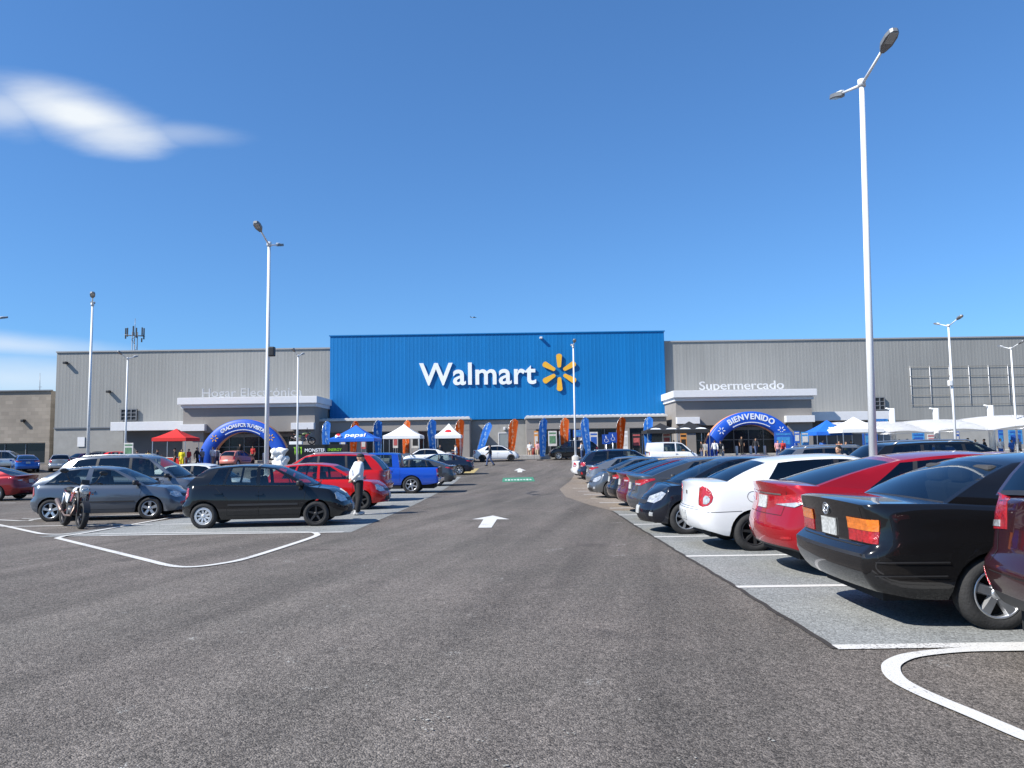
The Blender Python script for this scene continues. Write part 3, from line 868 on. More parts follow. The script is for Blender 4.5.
POSES = dict(
    stand={},
    relaxed=dict(la=((-.185, 0, 1.40), (-.27, -.10, 1.15), (-.10, -.17, 1.00)), ra=((.185, 0, 1.40), (.26, -.08, 1.14), (.08, -.17, .98)), head=(0, .06, 1.555),
                 ll=((-.09, 0, .90), (-.10, .03, .49), (-.10, .02, .085)), rl=((.09, 0, .90), (.125, -.01, .49), (.15, -.09, .085))),
    walk=dict(la=((-.185, 0, 1.40), (-.22, .10, 1.15), (-.20, .27, .98)), ra=((.185, 0, 1.40), (.22, -.14, 1.14), (.22, -.14, .88)),
              ll=((-.09, 0, .90), (-.10, -.04, .49), (-.10, -.30, .13)), rl=((.09, 0, .90), (.10, .20, .52), (.10, .27, .085))),
    carry=dict(la=((-.185, 0, 1.40), (-.23, .02, 1.13), (-.16, .25, 1.12)), ra=((.185, 0, 1.40), (.23, .02, 1.13), (.14, .26, 1.16)), head=(0, .05, 1.565)))

def hand(bm, wrist, elbow, sd, fr):
    w, e = Vector(wrist), Vector(elbow); d = (w - e).normalized()
    side = Vector((0, 1, 0)) - d * d.y; side.normalize()
    palm = w + d * .055
    loft_dir = d
    capsule(bm, w, w + d * .085, .026, .030, 10)
    ball(bm, palm + side * .012, (.032, .032, .04), 10)
    for k, (off, ln) in enumerate(((-.030, .060), (-.010, .075), (.011, .080), (.031, .072))):
        r = w + d * .085 + side * off
        k1 = r + d * ln * .55 - Vector((sd * .006, 0, 0)); k2 = k1 + d * ln * .42 - Vector((sd * .018, 0, 0))
        capsule(bm, r, k1, fr, fr * .92, 8); capsule(bm, k1, k2, fr * .92, fr * .8, 8)
    t0 = w + d * .03 + side * .03; t1 = t0 + d * .035 + side * .028 - Vector((sd * .01, 0, 0)); t2 = t1 + d * .03 + side * .006
    capsule(bm, t0, t1, fr * 1.2, fr * 1.1, 8); capsule(bm, t1, t2, fr * 1.1, fr * .9, 8)

def make_person(pose, shirt, trousers, shoes, head_kind='hair', detail=.013, sleeves='long', name='person'):
    P = limb_pose(POSES[pose]); root = empty(name)
    fr = .0095 if detail < .01 else .012
    bm = bmesh.new(); H = Vector(P['head'])
    loft(bm, [(0, 0, .86, .12, .09), (0, 0, .95, .155, .105), (0, 0, 1.08, .14, .095), (0, .005, 1.22, .16, .11), (0, .0, 1.34, .175, .11), (0, 0, 1.42, .13, .08), (0, .01, 1.46, .055, .055)])
    capsule(bm, (0, .005, 1.43), H + Vector((0, -.01, -.06)), .056, .052)
    ball(bm, H + Vector((0, -.012, .025)), (.074, .095, .098), 18)
    ball(bm, H + Vector((0, .018, -.045)), (.056, .068, .062), 14)          # jaw
    capsule(bm, H + Vector((0, .078, .015)), H + Vector((0, .100, -.018)), .010, .014, 8)   # nose
    capsule(bm, H + Vector((-.02, .080, -.055)), H + Vector((.02, .080, -.055)), .008, .008, 8)
    for sx in (-1, 1): ball(bm, H + Vector((sx * .076, -.012, .0)), (.012, .022, .034), 8)
    for key in ('la', 'ra'):
        s, e, w = map(Vector, P[key]); sd = -1 if key == 'la' else 1
        capsule(bm, s, e, .052, .042); capsule(bm, e, w, .040, .028); hand(bm, w, e, sd, fr)
    for key in ('ll', 'rl'):
        h, k, a = map(Vector, P[key]); capsule(bm, h, k, .088, .058); capsule(bm, k, a, .056, .040)
        capsule(bm, a + Vector((0, -.02, -.035)), a + Vector((0, .14, -.05)), .038, .030)
    body = fused('body', bm, M_skin(), root, detail)
    # eyes
    for sx in (-1, 1):
        bm = bmesh.new(); ball(bm, H + Vector((sx * .030, .074, .022)), (.011, .010, .008), 8)
        obj('eye', bm, mat('eye_dark', (.03, .02, .015), .2, var=0), root)
    bm = bmesh.new()
    loft(bm, [(0, 0, .90, .165, .118), (0, 0, 1.0, .168, .118), (0, 0, 1.10, .158, .112), (0, .005, 1.22, .176, .125), (0, 0, 1.34, .195, .125), (0, 0, 1.42, .15, .096), (0, .005, 1.455, .075, .072)])
    for key in ('la', 'ra'):
        s, e, w = map(Vector, P[key])
        capsule(bm, s, e, .068, .058)
        if sleeves == 'long': capsule(bm, e, e.lerp(w, .93), .057, .044)
        else: capsule(bm, s, s.lerp(e, .6), .07, .066)
    fused('shirt', bm, shirt, root, max(detail, .011))
    bm = bmesh.new()
    loft(bm, [(0, 0, .84, .14, .11), (0, 0, .92, .160, .115), (0, 0, 1.0, .155, .108)])
    for key in ('ll', 'rl'):
        h, k, a = map(Vector, P[key])
        capsule(bm, h, k, .098, .074); cyl(bm, k, a + Vector((0, 0, .0)), .074, .060, 14); ball(bm, k, (.074,) * 3, 12)
    fused('trousers', bm, trousers, root, max(detail, .011))
    for key in ('ll', 'rl'):
        a = Vector(P[key][2]); bm = bmesh.new()
        capsule(bm, a + Vector((0, -.035, -.035)), a + Vector((0, .13, -.045)), .050, .040); capsule(bm, a + Vector((0, -.01, .03)), a, .05, .05)
        for v in bm.verts: v.co.z = max(v.co.z, a.z - .083)
        obj('shoe', bm, shoes, root, smooth=True)
    bm = bmesh.new()
    if head_kind == 'cap':
        ball(bm, H + Vector((0, -.014, .048)), (.084, .104, .082), 18)
        for v in bm.verts: v.co.z = max(v.co.z, H.z + .038)
        b2 = [H + Vector((.075 * math.sin(t), .075 + .085 * math.cos(t) * .9, .043)) for t in [(-1.45 + 2.9 * k / 10) for k in range(11)]]
        prism(bm, b2, (0, 0, .008))
        obj('cap', bm, cloth('cap_dark', (.02, .02, .025)), root)
    else:
        ball(bm, H + Vector((0, -.024, .042)), (.082, .098, .092), 16)
        for v in list(bm.verts):
            lim = H.z + .055 if v.co.y > H.y + .02 else H.z - .04
            v.co.z = max(v.co.z, lim)
        obj('hair', bm, mat('hair_dark', (.018, .013, .010), .6, var=.3, scale=20), root, smooth=True)
    return root

def make_motorcycle(fair, name='motorcycle'):
    root = empty(name)
    wb, R = 1.36, .305
    for x, nm, wd in ((wb / 2, 'wheel', .135), (-wb / 2, 'wheel', .15)):
        w = empty(nm, (x, 0, R), 0, root); bm = bmesh.new()
        h = wd / 2; rr = R - .075
        lathe(bm, [(rr, -h * .8), (R - .04, -h), (R - .01, -h * .6), (R, 0), (R - .01, h * .6), (R - .04, h), (rr, h * .8)], 'y', 36); obj('tyre', bm, M_rubber(), w)
        bm = bmesh.new(); lathe(bm, [(rr + .005, -h * .7), (rr - .02, -h * .4), (rr - .02, h * .4), (rr + .005, h * .7)], 'y', 36, closed=True)
        lathe(bm, [(.05, -.06), (.05, .06), (.02, .065), (.02, -.065)], 'y', 16, closed=True)
        for k in range(6):
            a = k * PI / 3; cyl(bm, (.04 * math.cos(a), 0, .04 * math.sin(a)), (rr * math.cos(a), 0, rr * math.sin(a)), .017, .013, 8)
        lathe(bm, [(.11, .055), (.13, .055), (.13, .06), (.11, .06)], 'y', 24, closed=True)
        obj('rim', bm, mat('bike_rim', (.05, .05, .055), .4, .6, var=.1), w)
    st = Vector((.42, 0, .94))
    bm = bmesh.new()
    for s in (-.095, .095):
        cyl(bm, (wb / 2, s, R), (.44, s, .92), .026, .022, 12)
    box(bm, (.45, 0, .90), (.10, .26, .05), Matrix.Rotation(-.42, 3, 'Y'), bev=.01)
    obj('front_fork', bm, M_trim(), root)
    bm = bmesh.new()
    for k in range(9):
        a0 = .25 + 1.7 * k / 9; a1 = .25 + 1.7 * (k + 1) / 9
        p = [(wb / 2 + (R + .03) * math.cos(a), s, R + (R + .03) * math.sin(a)) for a in (a0, a1) for s in (-.07, .07)]
        v = [bm.verts.new(q) for q in (p[0], p[1], p[3], p[2])]; bm.faces.new(v)
    bmesh.ops.remove_doubles(bm, verts=bm.verts, dist=.001)
    bmesh.ops.solidify(bm, geom=bm.faces[:], thickness=.008)
    obj('mudguard', bm, M_trim(), root)
    # frame, engine, exhaust
    bm = bmesh.new()
    tube(bm, [(.42, 0, .86), (.30, 0, .60), (.22, 0, .34), (-.12, 0, .30), (-.22, 0, .50), (-.18, 0, .72)], .022, 8)
    for s in (-.09, .09):
        tube(bm, [(.40, 0, .84), (.0, s, .74), (-.35, s, .74), (-.72, s, .84)], .016, 8)
        tube(bm, [(-.18, s, .42), (-.68, s, R)], .024, 8)
    obj('frame', bm, mat('bike_frame', (.10, .012, .012), .4, .2, var=.1), root)
    bm = bmesh.new()
    box(bm, (.03, 0, .40), (.36, .26, .22), bev=.05); cyl(bm, (.10, 0, .48), (.18, 0, .68), .085, .08, 16)
    for k in range(6): cyl(bm, Vector((.10, 0, .50)).lerp(Vector((.18, 0, .68)), k / 6), Vector((.10, 0, .50)).lerp(Vector((.18, 0, .68)), k / 6 + .06), .105, .105, 16)
    cyl(bm, (.0, -.155, .38), (.0, .155, .38), .085, .085, 18)
    obj('engine', bm, mat('engine_grey', (.10, .10, .105), .45, .6, var=.3, scale=12), root)
    bm = bmesh.new()
    tube(bm, [(.20, -.06, .60), (.30, -.10, .46), (.24, -.13, .28), (-.15, -.16, .27), (-.40, -.17, .36)], .022, 10)
    tube(bm, [(-.38, -.17, .35), (-.44, -.175, .38), (-.86, -.19, .60), (-.88, -.19, .61)], [.03, .052, .056, .03], 14)
    obj('exhaust', bm, mat('exhaust_steel', (.26, .19, .16), .4, .7, var=.15), root)
    for s in (-1, 1):
        cyl_b = bmesh.new(); cyl(cyl_b, (-.68, s * .12, R + .02), (-.50, s * .13, .78), .03, .03, 12); obj('shock_absorber', cyl_b, M_alloy(), root)
    bm = bmesh.new()
    for c, s in (((.17, 0, .84), (.24, .14, .12)), ((.02, 0, .80), (.16, .10, .09)), ((.30, 0, .80), (.12, .16, .11))): ball(bm, c, s, 18)
    fused('fuel_tank', bm, fair, root, .015)
    for s in (-1, 1):
        bm = bmesh.new(); prism(bm, [(.44, s * .155, .86), (.30, s * .17, .62), (.18, s * .16, .60), (.20, s * .15, .80)], (0, s * .015, 0)); obj('tank_shroud', bm, mat('bike_red', (.30, .02, .02), .35, var=.05, coat=.6), root)
        bm = bmesh.new(); prism(bm, [(-.10, s * .12, .76), (-.12, s * .14, .56), (-.30, s * .13, .60), (-.62, s * .10, .80), (-.40, s * .11, .80)], (0, s * .015, 0)); obj('side_panel', bm, fair, root)
    bm = bmesh.new()
    for c, s in (((-.12, 0, .82), (.18, .11, .055)), ((-.38, 0, .85), (.25, .13, .06)), ((-.60, 0, .89), (.14, .10, .05))): ball(bm, c, s, 16)
    fused('seat', bm, mat('bike_seat', (.015, .015, .016), .7, var=.2), root, .015)
    bm = bmesh.new(); box(bm, (-.78, 0, .84), (.22, .17, .05), Matrix.Rotation(.3, 3, 'Y'), bev=.015); box(bm, (-.90, 0, .66), (.02, .14, .22), Matrix.Rotation(.35, 3, 'Y')); obj('tail_fairing', bm, M_trim(), root)
    bm = bmesh.new(); box(bm, (-.885, 0, .845), (.03, .12, .06), bev=.01); obj('taillight', bm, M_red_lamp(), root)
    bm = bmesh.new(); box(bm, (.54, 0, .92), (.11, .20, .18), Matrix.Rotation(.35, 3, 'Y'), bev=.05); obj('headlight_cowl', bm, fair, root)
    bm = bmesh.new(); ball(bm, (.62, 0, .86), (.03, .09, .08), 16); obj('headlight', bm, M_clear(), root)
    bm = bmesh.new(); box(bm, (.55, 0, 1.07), (.012, .17, .11), Matrix.Rotation(-.45, 3, 'Y'), bev=.006); obj('windscreen', bm, M_trim(), root)
    bm = bmesh.new(); box(bm, (.50, 0, 1.04), (.03, .17, .12), Matrix.Rotation(.5, 3, 'Y'), bev=.01); obj('instrument_panel', bm, M_trim(), root)
    bm = bmesh.new(); tube(bm, [(.24, -.40, 1.05), (.34, -.30, 1.07), (.40, -.10, 1.0), (.40, .10, 1.0), (.34, .30, 1.07), (.24, .40, 1.05)], .014, 10); obj('handlebar', bm, M_trim(), root)
    for s in (-1, 1):
        bm = bmesh.new(); cyl(bm, (.26, s * .38, 1.055), (.20, s * .46, 1.04), .019, .019, 12); obj('grip', bm, M_rubber(), root)
        bm = bmesh.new(); tube(bm, [(.33, s * .28, 1.08), (.34, s * .38, 1.27)], .010, 8); ball(bm, (.33, s * .42, 1.30), (.022, .095, .055), 12); obj('rear_view_mirror', bm, M_trim(), root)
        bm = bmesh.new(); tube(bm, [(.42, s * .12, .80), (.43, s * .20, .80)], .007, 8); ball(bm, (.43, s * .22, .80), (.03, .02, .02), 8); obj('indicator', bm, M_amber(), root)
    return root
# ------------------------------------------------------------------ ground, paving, markings
def ground_material(name, c1, c2, pebble, crack=0.0, wear=.25, bump=.6, tint=None, specks=False):
    m = bpy.data.materials.new(name); m.use_nodes = True
    n, l = nt(m); b = n['Principled BSDF']; b.inputs['Roughness'].default_value = .9; b.inputs['Specular IOR Level'].default_value = .3
    tc = n.new('ShaderNodeTexCoord'); geo = n.new('ShaderNodeNewGeometry'); src = geo.outputs['Position']
    def noise(sc, det=4, rough=.6, vec=src):
        t = n.new('ShaderNodeTexNoise'); t.inputs['Scale'].default_value = sc; t.inputs['Detail'].default_value = det; t.inputs['Roughness'].default_value = rough
        l.new(vec, t.inputs['Vector']); return t
    def rng(o, a, b_, c, d):
        r = n.new('ShaderNodeMapRange'); r.inputs['From Min'].default_value = a; r.inputs['From Max'].default_value = b_; r.inputs['To Min'].default_value = c; r.inputs['To Max'].default_value = d
        l.new(o, r.inputs['Value']); return r.outputs['Result']
    def mul(a, b_):
        k = n.new('ShaderNodeMath'); k.operation = 'MULTIPLY'; l.new(a, k.inputs[0])
        if isinstance(b_, (int, float)): k.inputs[1].default_value = b_
        else: l.new(b_, k.inputs[1])
        return k.outputs[0]
    big = noise(.22, 6, .62); mid = noise(1.7, 5, .6)
    # wheel paths stretched along the aisle
    mp = n.new('ShaderNodeMapping'); mp.inputs['Scale'].default_value = (.55, .035, 1); mp.inputs['Rotation'].default_value = (0, 0, .02); l.new(src, mp.inputs['Vector'])
    tr = noise(1.0, 3, .5, mp.outputs['Vector'])
    if specks:
        # worn wheel tracks running a little askew to the lane
        cb = n.new('ShaderNodeMapping'); cb.vector_type = 'TEXTURE'; cb.inputs['Rotation'].default_value = (0, 0, -.20); cb.inputs['Scale'].default_value = (.62, 12, 1); l.new(src, cb.inputs['Vector'])
        arc = noise(1.0, 4, .6, cb.outputs[0])
    mix = n.new('ShaderNodeMix'); mix.data_type = 'RGBA'; mix.inputs[6].default_value = c1 + (1,); mix.inputs[7].default_value = c2 + (1,)
    l.new(rng(big.outputs['Fac'], .32, .68, 0, 1), mix.inputs[0])
    # aggregate
    vo = n.new('ShaderNodeTexVoronoi'); vo.inputs['Scale'].default_value = pebble; l.new(src, vo.inputs['Vector'])
    sepc = n.new('ShaderNodeSeparateColor'); l.new(vo.outputs['Color'], sepc.inputs[0])
    ag = rng(sepc.outputs[0], 0, 1, .42 if specks else .66, 1.6 if specks else 1.36)
    vo2 = n.new('ShaderNodeTexVoronoi'); vo2.inputs['Scale'].default_value = pebble * .42; l.new(src, vo2.inputs['Vector'])
    sp2 = n.new('ShaderNodeSeparateColor'); l.new(vo2.outputs['Color'], sp2.inputs[0])
    ag2 = rng(sp2.outputs[1], 0, 1, .72 if specks else .90, 1.30 if specks else 1.10)
    f = mul(mul(ag, ag2), mul(rng(mid.outputs['Fac'], .3, .7, 1 - wear * .5, 1 + wear * .5), rng(tr.outputs['Fac'], .3, .7, 1 - wear, 1 + wear * .7)))
    if specks: f = mul(f, rng(arc.outputs['Fac'], .33, .66, .80, 1.16))
    sc = n.new('ShaderNodeVectorMath'); sc.operation = 'SCALE'; l.new(mix.outputs[2], sc.inputs[0]); l.new(f, sc.inputs['Scale'])
    out = sc.outputs['Vector']
    if specks:
        # pale spatters of dried mortar and a few dark oil drips
        s1 = noise(2.3, 2, .5); s2 = noise(34, 3, .7)
        w = mul(rng(s1.outputs['Fac'], .69, .73, 0, 1), rng(s2.outputs['Fac'], .55, .6, 0, 1))
        m2 = n.new('ShaderNodeMix'); m2.data_type = 'RGBA'; l.new(w, m2.inputs[0]); l.new(out, m2.inputs[6]); m2.inputs[7].default_value = (.42, .41, .38, 1)
        d1 = noise(.9, 2, .5); d2 = noise(.21, 1, .5)
        dk = mul(rng(d1.outputs['Fac'], .64, .72, 0, .4), rng(d2.outputs['Fac'], .45, .6, 0, 1))
        m3 = n.new('ShaderNodeMix'); m3.data_type = 'RGBA'; l.new(dk, m3.inputs[0]); l.new(m2.outputs[2], m3.inputs[6]); m3.inputs[7].default_value = (.03, .028, .027, 1)
        out = m3.outputs[2]
    l.new(out, b.inputs['Base Color'])
    bp = n.new('ShaderNodeBump'); bp.inputs['Strength'].default_value = bump; bp.inputs['Distance'].default_value = .012
    l.new(vo.outputs['Distance'], bp.inputs['Height']); bp.invert = True
    bp2 = n.new('ShaderNodeBump'); bp2.inputs['Strength'].default_value = .35; bp2.inputs['Distance'].default_value = .03
    l.new(mid.outputs['Fac'], bp2.inputs['Height']); l.new(bp.outputs['Normal'], bp2.inputs['Normal'])
    l.new(bp2.outputs['Normal'], b.inputs['Normal'])
    return m

def line_material():
    m = mat('road_paint', (.62, .61, .58), .7, var=.10, scale=30, bump=.3, bscale=90)
    n, l = nt(m); b = n['Principled BSDF']
    # worn spots where the stones show through
    geo = n.new('ShaderNodeNewGeometry'); t = n.new('ShaderNodeTexNoise'); t.inputs['Scale'].default_value = 45; t.inputs['Detail'].default_value = 3
    l.new(geo.outputs['Position'], t.inputs['Vector'])
    t2 = n.new('ShaderNodeTexNoise'); t2.inputs['Scale'].default_value = 1.3; l.new(geo.outputs['Position'], t2.inputs['Vector'])
    a = n.new('ShaderNodeMath'); a.operation = 'MULTIPLY_ADD'; a.inputs[1].default_value = .7; l.new(t2.outputs['Fac'], a.inputs[0]); l.new(t.outputs['Fac'], a.inputs[2])
    r = n.new('ShaderNodeMapRange'); r.inputs['From Min'].default_value = .98; r.inputs['From Max'].default_value = 1.06; l.new(a.outputs[0], r.inputs['Value'])
    old = b.inputs['Base Color'].links[0].from_socket
    mx = n.new('ShaderNodeMix'); mx.data_type = 'RGBA'; l.new(r.outputs['Result'], mx.inputs[0]); l.new(old, mx.inputs[6]); mx.inputs[7].default_value = (.2, .19, .185, 1)
    l.new(mx.outputs[2], b.inputs['Base Color'])
    return m

def lay(bm, pts, off):
    """flat outline laid on the ground profile"""
    b = bmesh.new(); b.faces.new([b.verts.new((p[0], p[1], 0)) for p in pts])
    for (y, z) in GK:
        bmesh.ops.bisect_plane(b, geom=b.verts[:] + b.edges[:] + b.faces[:], plane_co=(0, y, 0), plane_no=(0, 1, 0))
    for v in b.verts: v.co.z = gz(v.co.y) + off
    bmesh.ops.recalc_face_normals(b, faces=b.faces)
    for f in b.faces:
        if f.normal.z < 0: f.normal_flip()
    me = bpy.data.meshes.new('tmp'); b.to_mesh(me); b.free(); bm.from_mesh(me); bpy.data.meshes.remove(me)

def smooth_path(pts, n=8):
    out = []
    for i in range(len(pts) - 1):
        p0, p1, p2, p3 = pts[max(i - 1, 0)], pts[i], pts[i + 1], pts[min(i + 2, len(pts) - 1)]
        for k in range(n):
            t = k / n
            out.append(tuple(.5 * (2 * p1[j] + (p2[j] - p0[j]) * t + (2 * p0[j] - 5 * p1[j] + 4 * p2[j] - p3[j]) * t * t + (3 * p1[j] - p0[j] - 3 * p2[j] + p3[j]) * t ** 3) for j in (0, 1)))
    out.append(tuple(pts[-1][:2])); return out

def stroke(bm, pts, w, off):
    L, R = [], []
    for i, p in enumerate(pts):
        q, r = Vector(pts[min(i + 1, len(pts) - 1)]), Vector(pts[max(i - 1, 0)])
        t = (q - r).normalized(); nn = Vector((-t.y, t.x)) * w / 2
        L.append(Vector(p) + nn); R.append(Vector(p) - nn)
    for i in range(len(pts) - 1):
        try: lay(bm, [L[i], L[i + 1], R[i + 1], R[i]], off)
        except ValueError: pass

asphalt = ground_material('asphalt', (.116, .105, .092), (.150, .130, .115), 105, wear=.16, specks=True)
paving = ground_material('bay_paving', (.205, .213, .208), (.265, .271, .262), 70, wear=.16, bump=.35)
sandy = ground_material('sandy_paving', (.215, .175, .138), (.25, .207, .165), 60, wear=.18, bump=.3)
kerbm = mat('kerb_concrete', (.36, .35, .33), .85, var=.2, bump=.3)
roadpaint = line_material()

bm = bmesh.new()
xsx = [-500, -120, -40, -10, 0, 10, 40, 120, 500]
ys = [y for y, z in GK]
gv = [[bm.verts.new((x, y, gz(y))) for x in xsx] for y in ys]
for i in range(len(ys) - 1):
    for j in range(len(xsx) - 1): bm.faces.new((gv[i][j], gv[i][j + 1], gv[i + 1][j + 1], gv[i + 1][j]))
tag(obj('ground', bm, asphalt), kind='structure')

def edge_x(y): return 2.36 + .021 * (y - 5.76)
bm = bmesh.new()
lay(bm, [(edge_x(5.7), 5.7), (13.2, 5.7), (13.2, 21.0), (edge_x(21), 21.0)], .004)
lay(bm, [(-9.75, 15.75), (-3.35, 15.75), (-3.25, 24), (-3.3, 40), (-3.4, 50), (-8.6, 50), (-8.6, 22)], .004)
tag(obj('parking_bays', bm, paving), kind='structure')
bm = bmesh.new()
lay(bm, [(edge_x(21), 21), (13.2, 21), (13.2, 52), (4.2, 52), (3.3, 44), (2.1, 35), (1.95, 28.5), (2.35, 23.6)], .0045)
tag(obj('sandy_paving_strip', bm, sandy), kind='structure')
# raised walk in front of the store with a kerb
bm = bmesh.new()
box(bm, (6, 76.6, gz(75) + .04), (92, 6.6, .26), bev=.02)
tag(obj('store_pavement', bm, kerbm), kind='structure')

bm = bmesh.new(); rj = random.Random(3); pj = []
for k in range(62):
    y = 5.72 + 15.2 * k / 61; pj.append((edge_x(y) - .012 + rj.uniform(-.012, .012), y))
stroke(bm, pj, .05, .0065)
tag(obj('paving_edge_shadow', bm, mat('edge_shadow_dark', (.035, .03, .027), .95, var=.4, scale=6)), kind='structure')  # dark strip painted along the bay edge as the shadow of a slight step
bm = bmesh.new(); W8 = .008
for y in (5.76, 8.43, 11.11, 13.91, 16.6, 19.35, 22.0, 24.7, 27.4, 30.1, 32.8, 35.5):
    x0 = edge_x(y) if y < 21 else 2.75
    stroke(bm, [(x0, y), (7.8, y)], .135, W8); stroke(bm, [(7.95, y), (13.1, y)], .11, W8)
for k in range(13):
    y = 15.80 + 2.72 * k
    stroke(bm, [(-3.5, y), (-8.5, y)], .13, W8)
    if k: stroke(bm, [(-8.7, y), (-13.6, y)], .13, W8)
    if k: stroke(bm, [(-19.5, y + .6), (-24.5, y + .6)], .13, W8)
# right-hand island outline
pp = [gnd(*q) for q in ((1090, 648.5), (1010, 650.3), (960, 651.5), (915, 656), (895, 663), (891, 671), (899, 682), (925, 696), (975, 717), (1020, 736), (1060, 752))]
stroke(bm, smooth_path(pp, 6), .115, W8 + .003)
# left-hand island outline and the sweep into the side lane
pp = [gnd(*q) for q in ((57, 538.5), (110, 551.5), (150, 561.5), (166, 565.5), (181, 567.5), (199, 567), (222, 564), (244, 559.5), (280, 548.5), (313, 537.5), (317, 534.3), (309, 532.6), (286, 532.4), (200, 533.0), (100, 534.4), (70, 535.8), (57, 538.5))]
stroke(bm, smooth_path(pp, 5), .12, W8 + .003)
pp = [gnd(*q) for q in ((-60, 514), (0, 525.5), (30, 532), (45, 534.6), (70, 534.6))]
stroke(bm, smooth_path(pp, 5), .12, W8 + .006)
stroke(bm, smooth_path([gnd(*q) for q in ((62, 537), (85, 533.5), (110, 529), (163, 519.5), (220, 509))], 4), .11, W8 + .009)
stroke(bm, smooth_path([gnd(*q) for q in ((-60, 517), (20, 521), (40, 519), (110, 515.8), (180, 514))], 3), .13, W8)
lay(bm, [gnd(*q) for q in ((472, 519.6), (493, 515.8), (509.5, 519.6), (497, 519.6), (491.5, 528), (478, 528), (483.5, 519.6))], W8)
lay(bm, [gnd(*q) for q in ((514, 470.6), (519.5, 468.2), (526, 470.6), (522.5, 470.6), (522, 472.4), (517.4, 472.4), (517.6, 470.6))], W8)
tag(obj('road_markings', bm, roadpaint), kind='structure')
bm = bmesh.new(); rj = random.Random(11)
for px, py, r_, n_ in ((430, 722, .10, 26), (275, 655, .09, 12), (370, 683, .06, 10), (478, 741, .03, 4), (236, 655, .04, 5), (566, 735, .04, 5), (520, 764, .05, 8), (640, 700, .03, 4), (690, 764, .06, 6), (770, 742, .03, 3)):
    c_ = gnd(px, py)
    for k in range(n_):
        q = Vector((c_.x + rj.gauss(0, r_ * .75), c_.y + rj.gauss(0, r_ * .8))); rr = rj.uniform(.003, .010); m_ = rj.randint(6, 9); of_ = .0055 + .0003 * k
        lay(bm, [(q.x + rr * rj.uniform(.4, 1.4) * math.cos(t * 2 * PI / m_), q.y + rr * rj.uniform(.4, 1.4) * math.sin(t * 2 * PI / m_)) for t in range(m_)], of_)
tag(obj('mortar_spots', bm, mat('dried_mortar', (.38, .37, .33), .9, var=.3, scale=40)), 'scattered pale flecks of dried mortar on the asphalt lane', kind='stuff')
bm = bmesh.new()
lay(bm, [gnd(*q) for q in ((503, 478), (533, 477.2), (535, 481.4), (502, 482))], W8)
tag(obj('green_road_marking', bm, mat('green_road_paint', (.04, .23, .13), .7, var=.15, scale=8)), kind='structure')
bm = bmesh.new()
g0, g1 = gnd(504.5, 480.2), gnd(532, 479.6)
for k in range(9):                                   # worn white figures in the green strip
    p = g0.lerp(g1, (k + .5) / 9)
    hh = .5 + .25 * (k % 3 == 1)
    lay(bm, [(p.x - .055, p.y - hh), (p.x + .055, p.y - hh), (p.x + .045, p.y + hh), (p.x - .065, p.y + hh)], W8 + .004)
tag(obj('white_figures_on_green_marking', bm, roadpaint), kind='structure')
bm = bmesh.new(); lay(bm, [gnd(*q) for q in ((458, 473.8), (474, 473.2), (479, 468.5), (468, 469))], W8 + .003)
tag(obj('yellow_road_marking', bm, mat('yellow_road_paint', (.40, .31, .12), .7, var=.2, scale=8)), kind='structure')

# ------------------------------------------------------------------ store
def part(name, bm, mats, root, smooth=False):
    o = obj(name, bm, mats, root, smooth); o.location = -root.location; return o

def ribbed(bm, x0, x1, z0, z1, y, pitch, depth):
    n = max(1, round((x1 - x0) / pitch)); p = (x1 - x0) / n; P = []
    for k in range(n):
        a = x0 + k * p
        P += [(a, y), (a + p * .55, y), (a + p * .65, y - depth), (a + p * .90, y - depth)]
    P.append((x1, y)); lo = [bm.verts.new((x, yy, z0)) for x, yy in P]; hi = [bm.verts.new((x, yy, z1)) for x, yy in P]
    for k in range(len(P) - 1): bm.faces.new((lo[k], lo[k + 1], hi[k + 1], hi[k]))

def cladding(name, col, var=.07):
    m = mat(name, col, .48, var=0, spec=.4)
    n, l = nt(m); b = n['Principled BSDF']; geo = n.new('ShaderNodeNewGeometry')
    mp = n.new('ShaderNodeMapping'); mp.inputs['Scale'].default_value = (1.1, 1, .06); l.new(geo.outputs['Position'], mp.inputs['Vector'])
    t = n.new('ShaderNodeTexNoise'); t.inputs['Scale'].default_value = 1.6; t.inputs['Detail'].default_value = 5; l.new(mp.outputs['Vector'], t.inputs['Vector'])
    t2 = n.new('ShaderNodeTexNoise'); t2.inputs['Scale'].default_value = .12; t2.inputs['Detail'].default_value = 3; l.new(geo.outputs['Position'], t2.inputs['Vector'])
    ad = n.new('ShaderNodeMath'); ad.operation = 'ADD'; l.new(t.outputs['Fac'], ad.inputs[0]); l.new(t2.outputs['Fac'], ad.inputs[1])
    r = n.new('ShaderNodeMapRange'); r.inputs['From Min'].default_value = .7; r.inputs['From Max'].default_value = 1.3; r.inputs['To Min'].default_value = 1 - var; r.inputs['To Max'].default_value = 1 + var
    l.new(ad.outputs[0], r.inputs['Value'])
    s = n.new('ShaderNodeVectorMath'); s.operation = 'SCALE'; s.inputs[0].default_value = col; l.new(r.outputs['Result'], s.inputs['Scale']); l.new(s.outputs['Vector'], b.inputs['Base Color'])
    return m

grey_clad = cladding('grey_cladding', (.27, .268, .254), .10); blue_clad = cladding('blue_cladding', (.001, .150, .41), .09)
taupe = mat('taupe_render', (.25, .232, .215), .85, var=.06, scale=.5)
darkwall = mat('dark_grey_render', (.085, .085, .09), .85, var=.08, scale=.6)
block = mat('concrete_block', (.29, .285, .27), .9, var=.10, scale=1.2, bump=.2)
whitem = mat('white_fascia', (.66, .66, .67), .5, var=.04)
darkglass = mat('dark_glazing', (.012, .015, .018), .22, var=.2, scale=.7)
framem = mat('window_frame', (.22, .22, .23), .4, .4, var=.1)
recess = mat('dim_interior', (.035, .032, .03), .9, var=.4, scale=1.2)

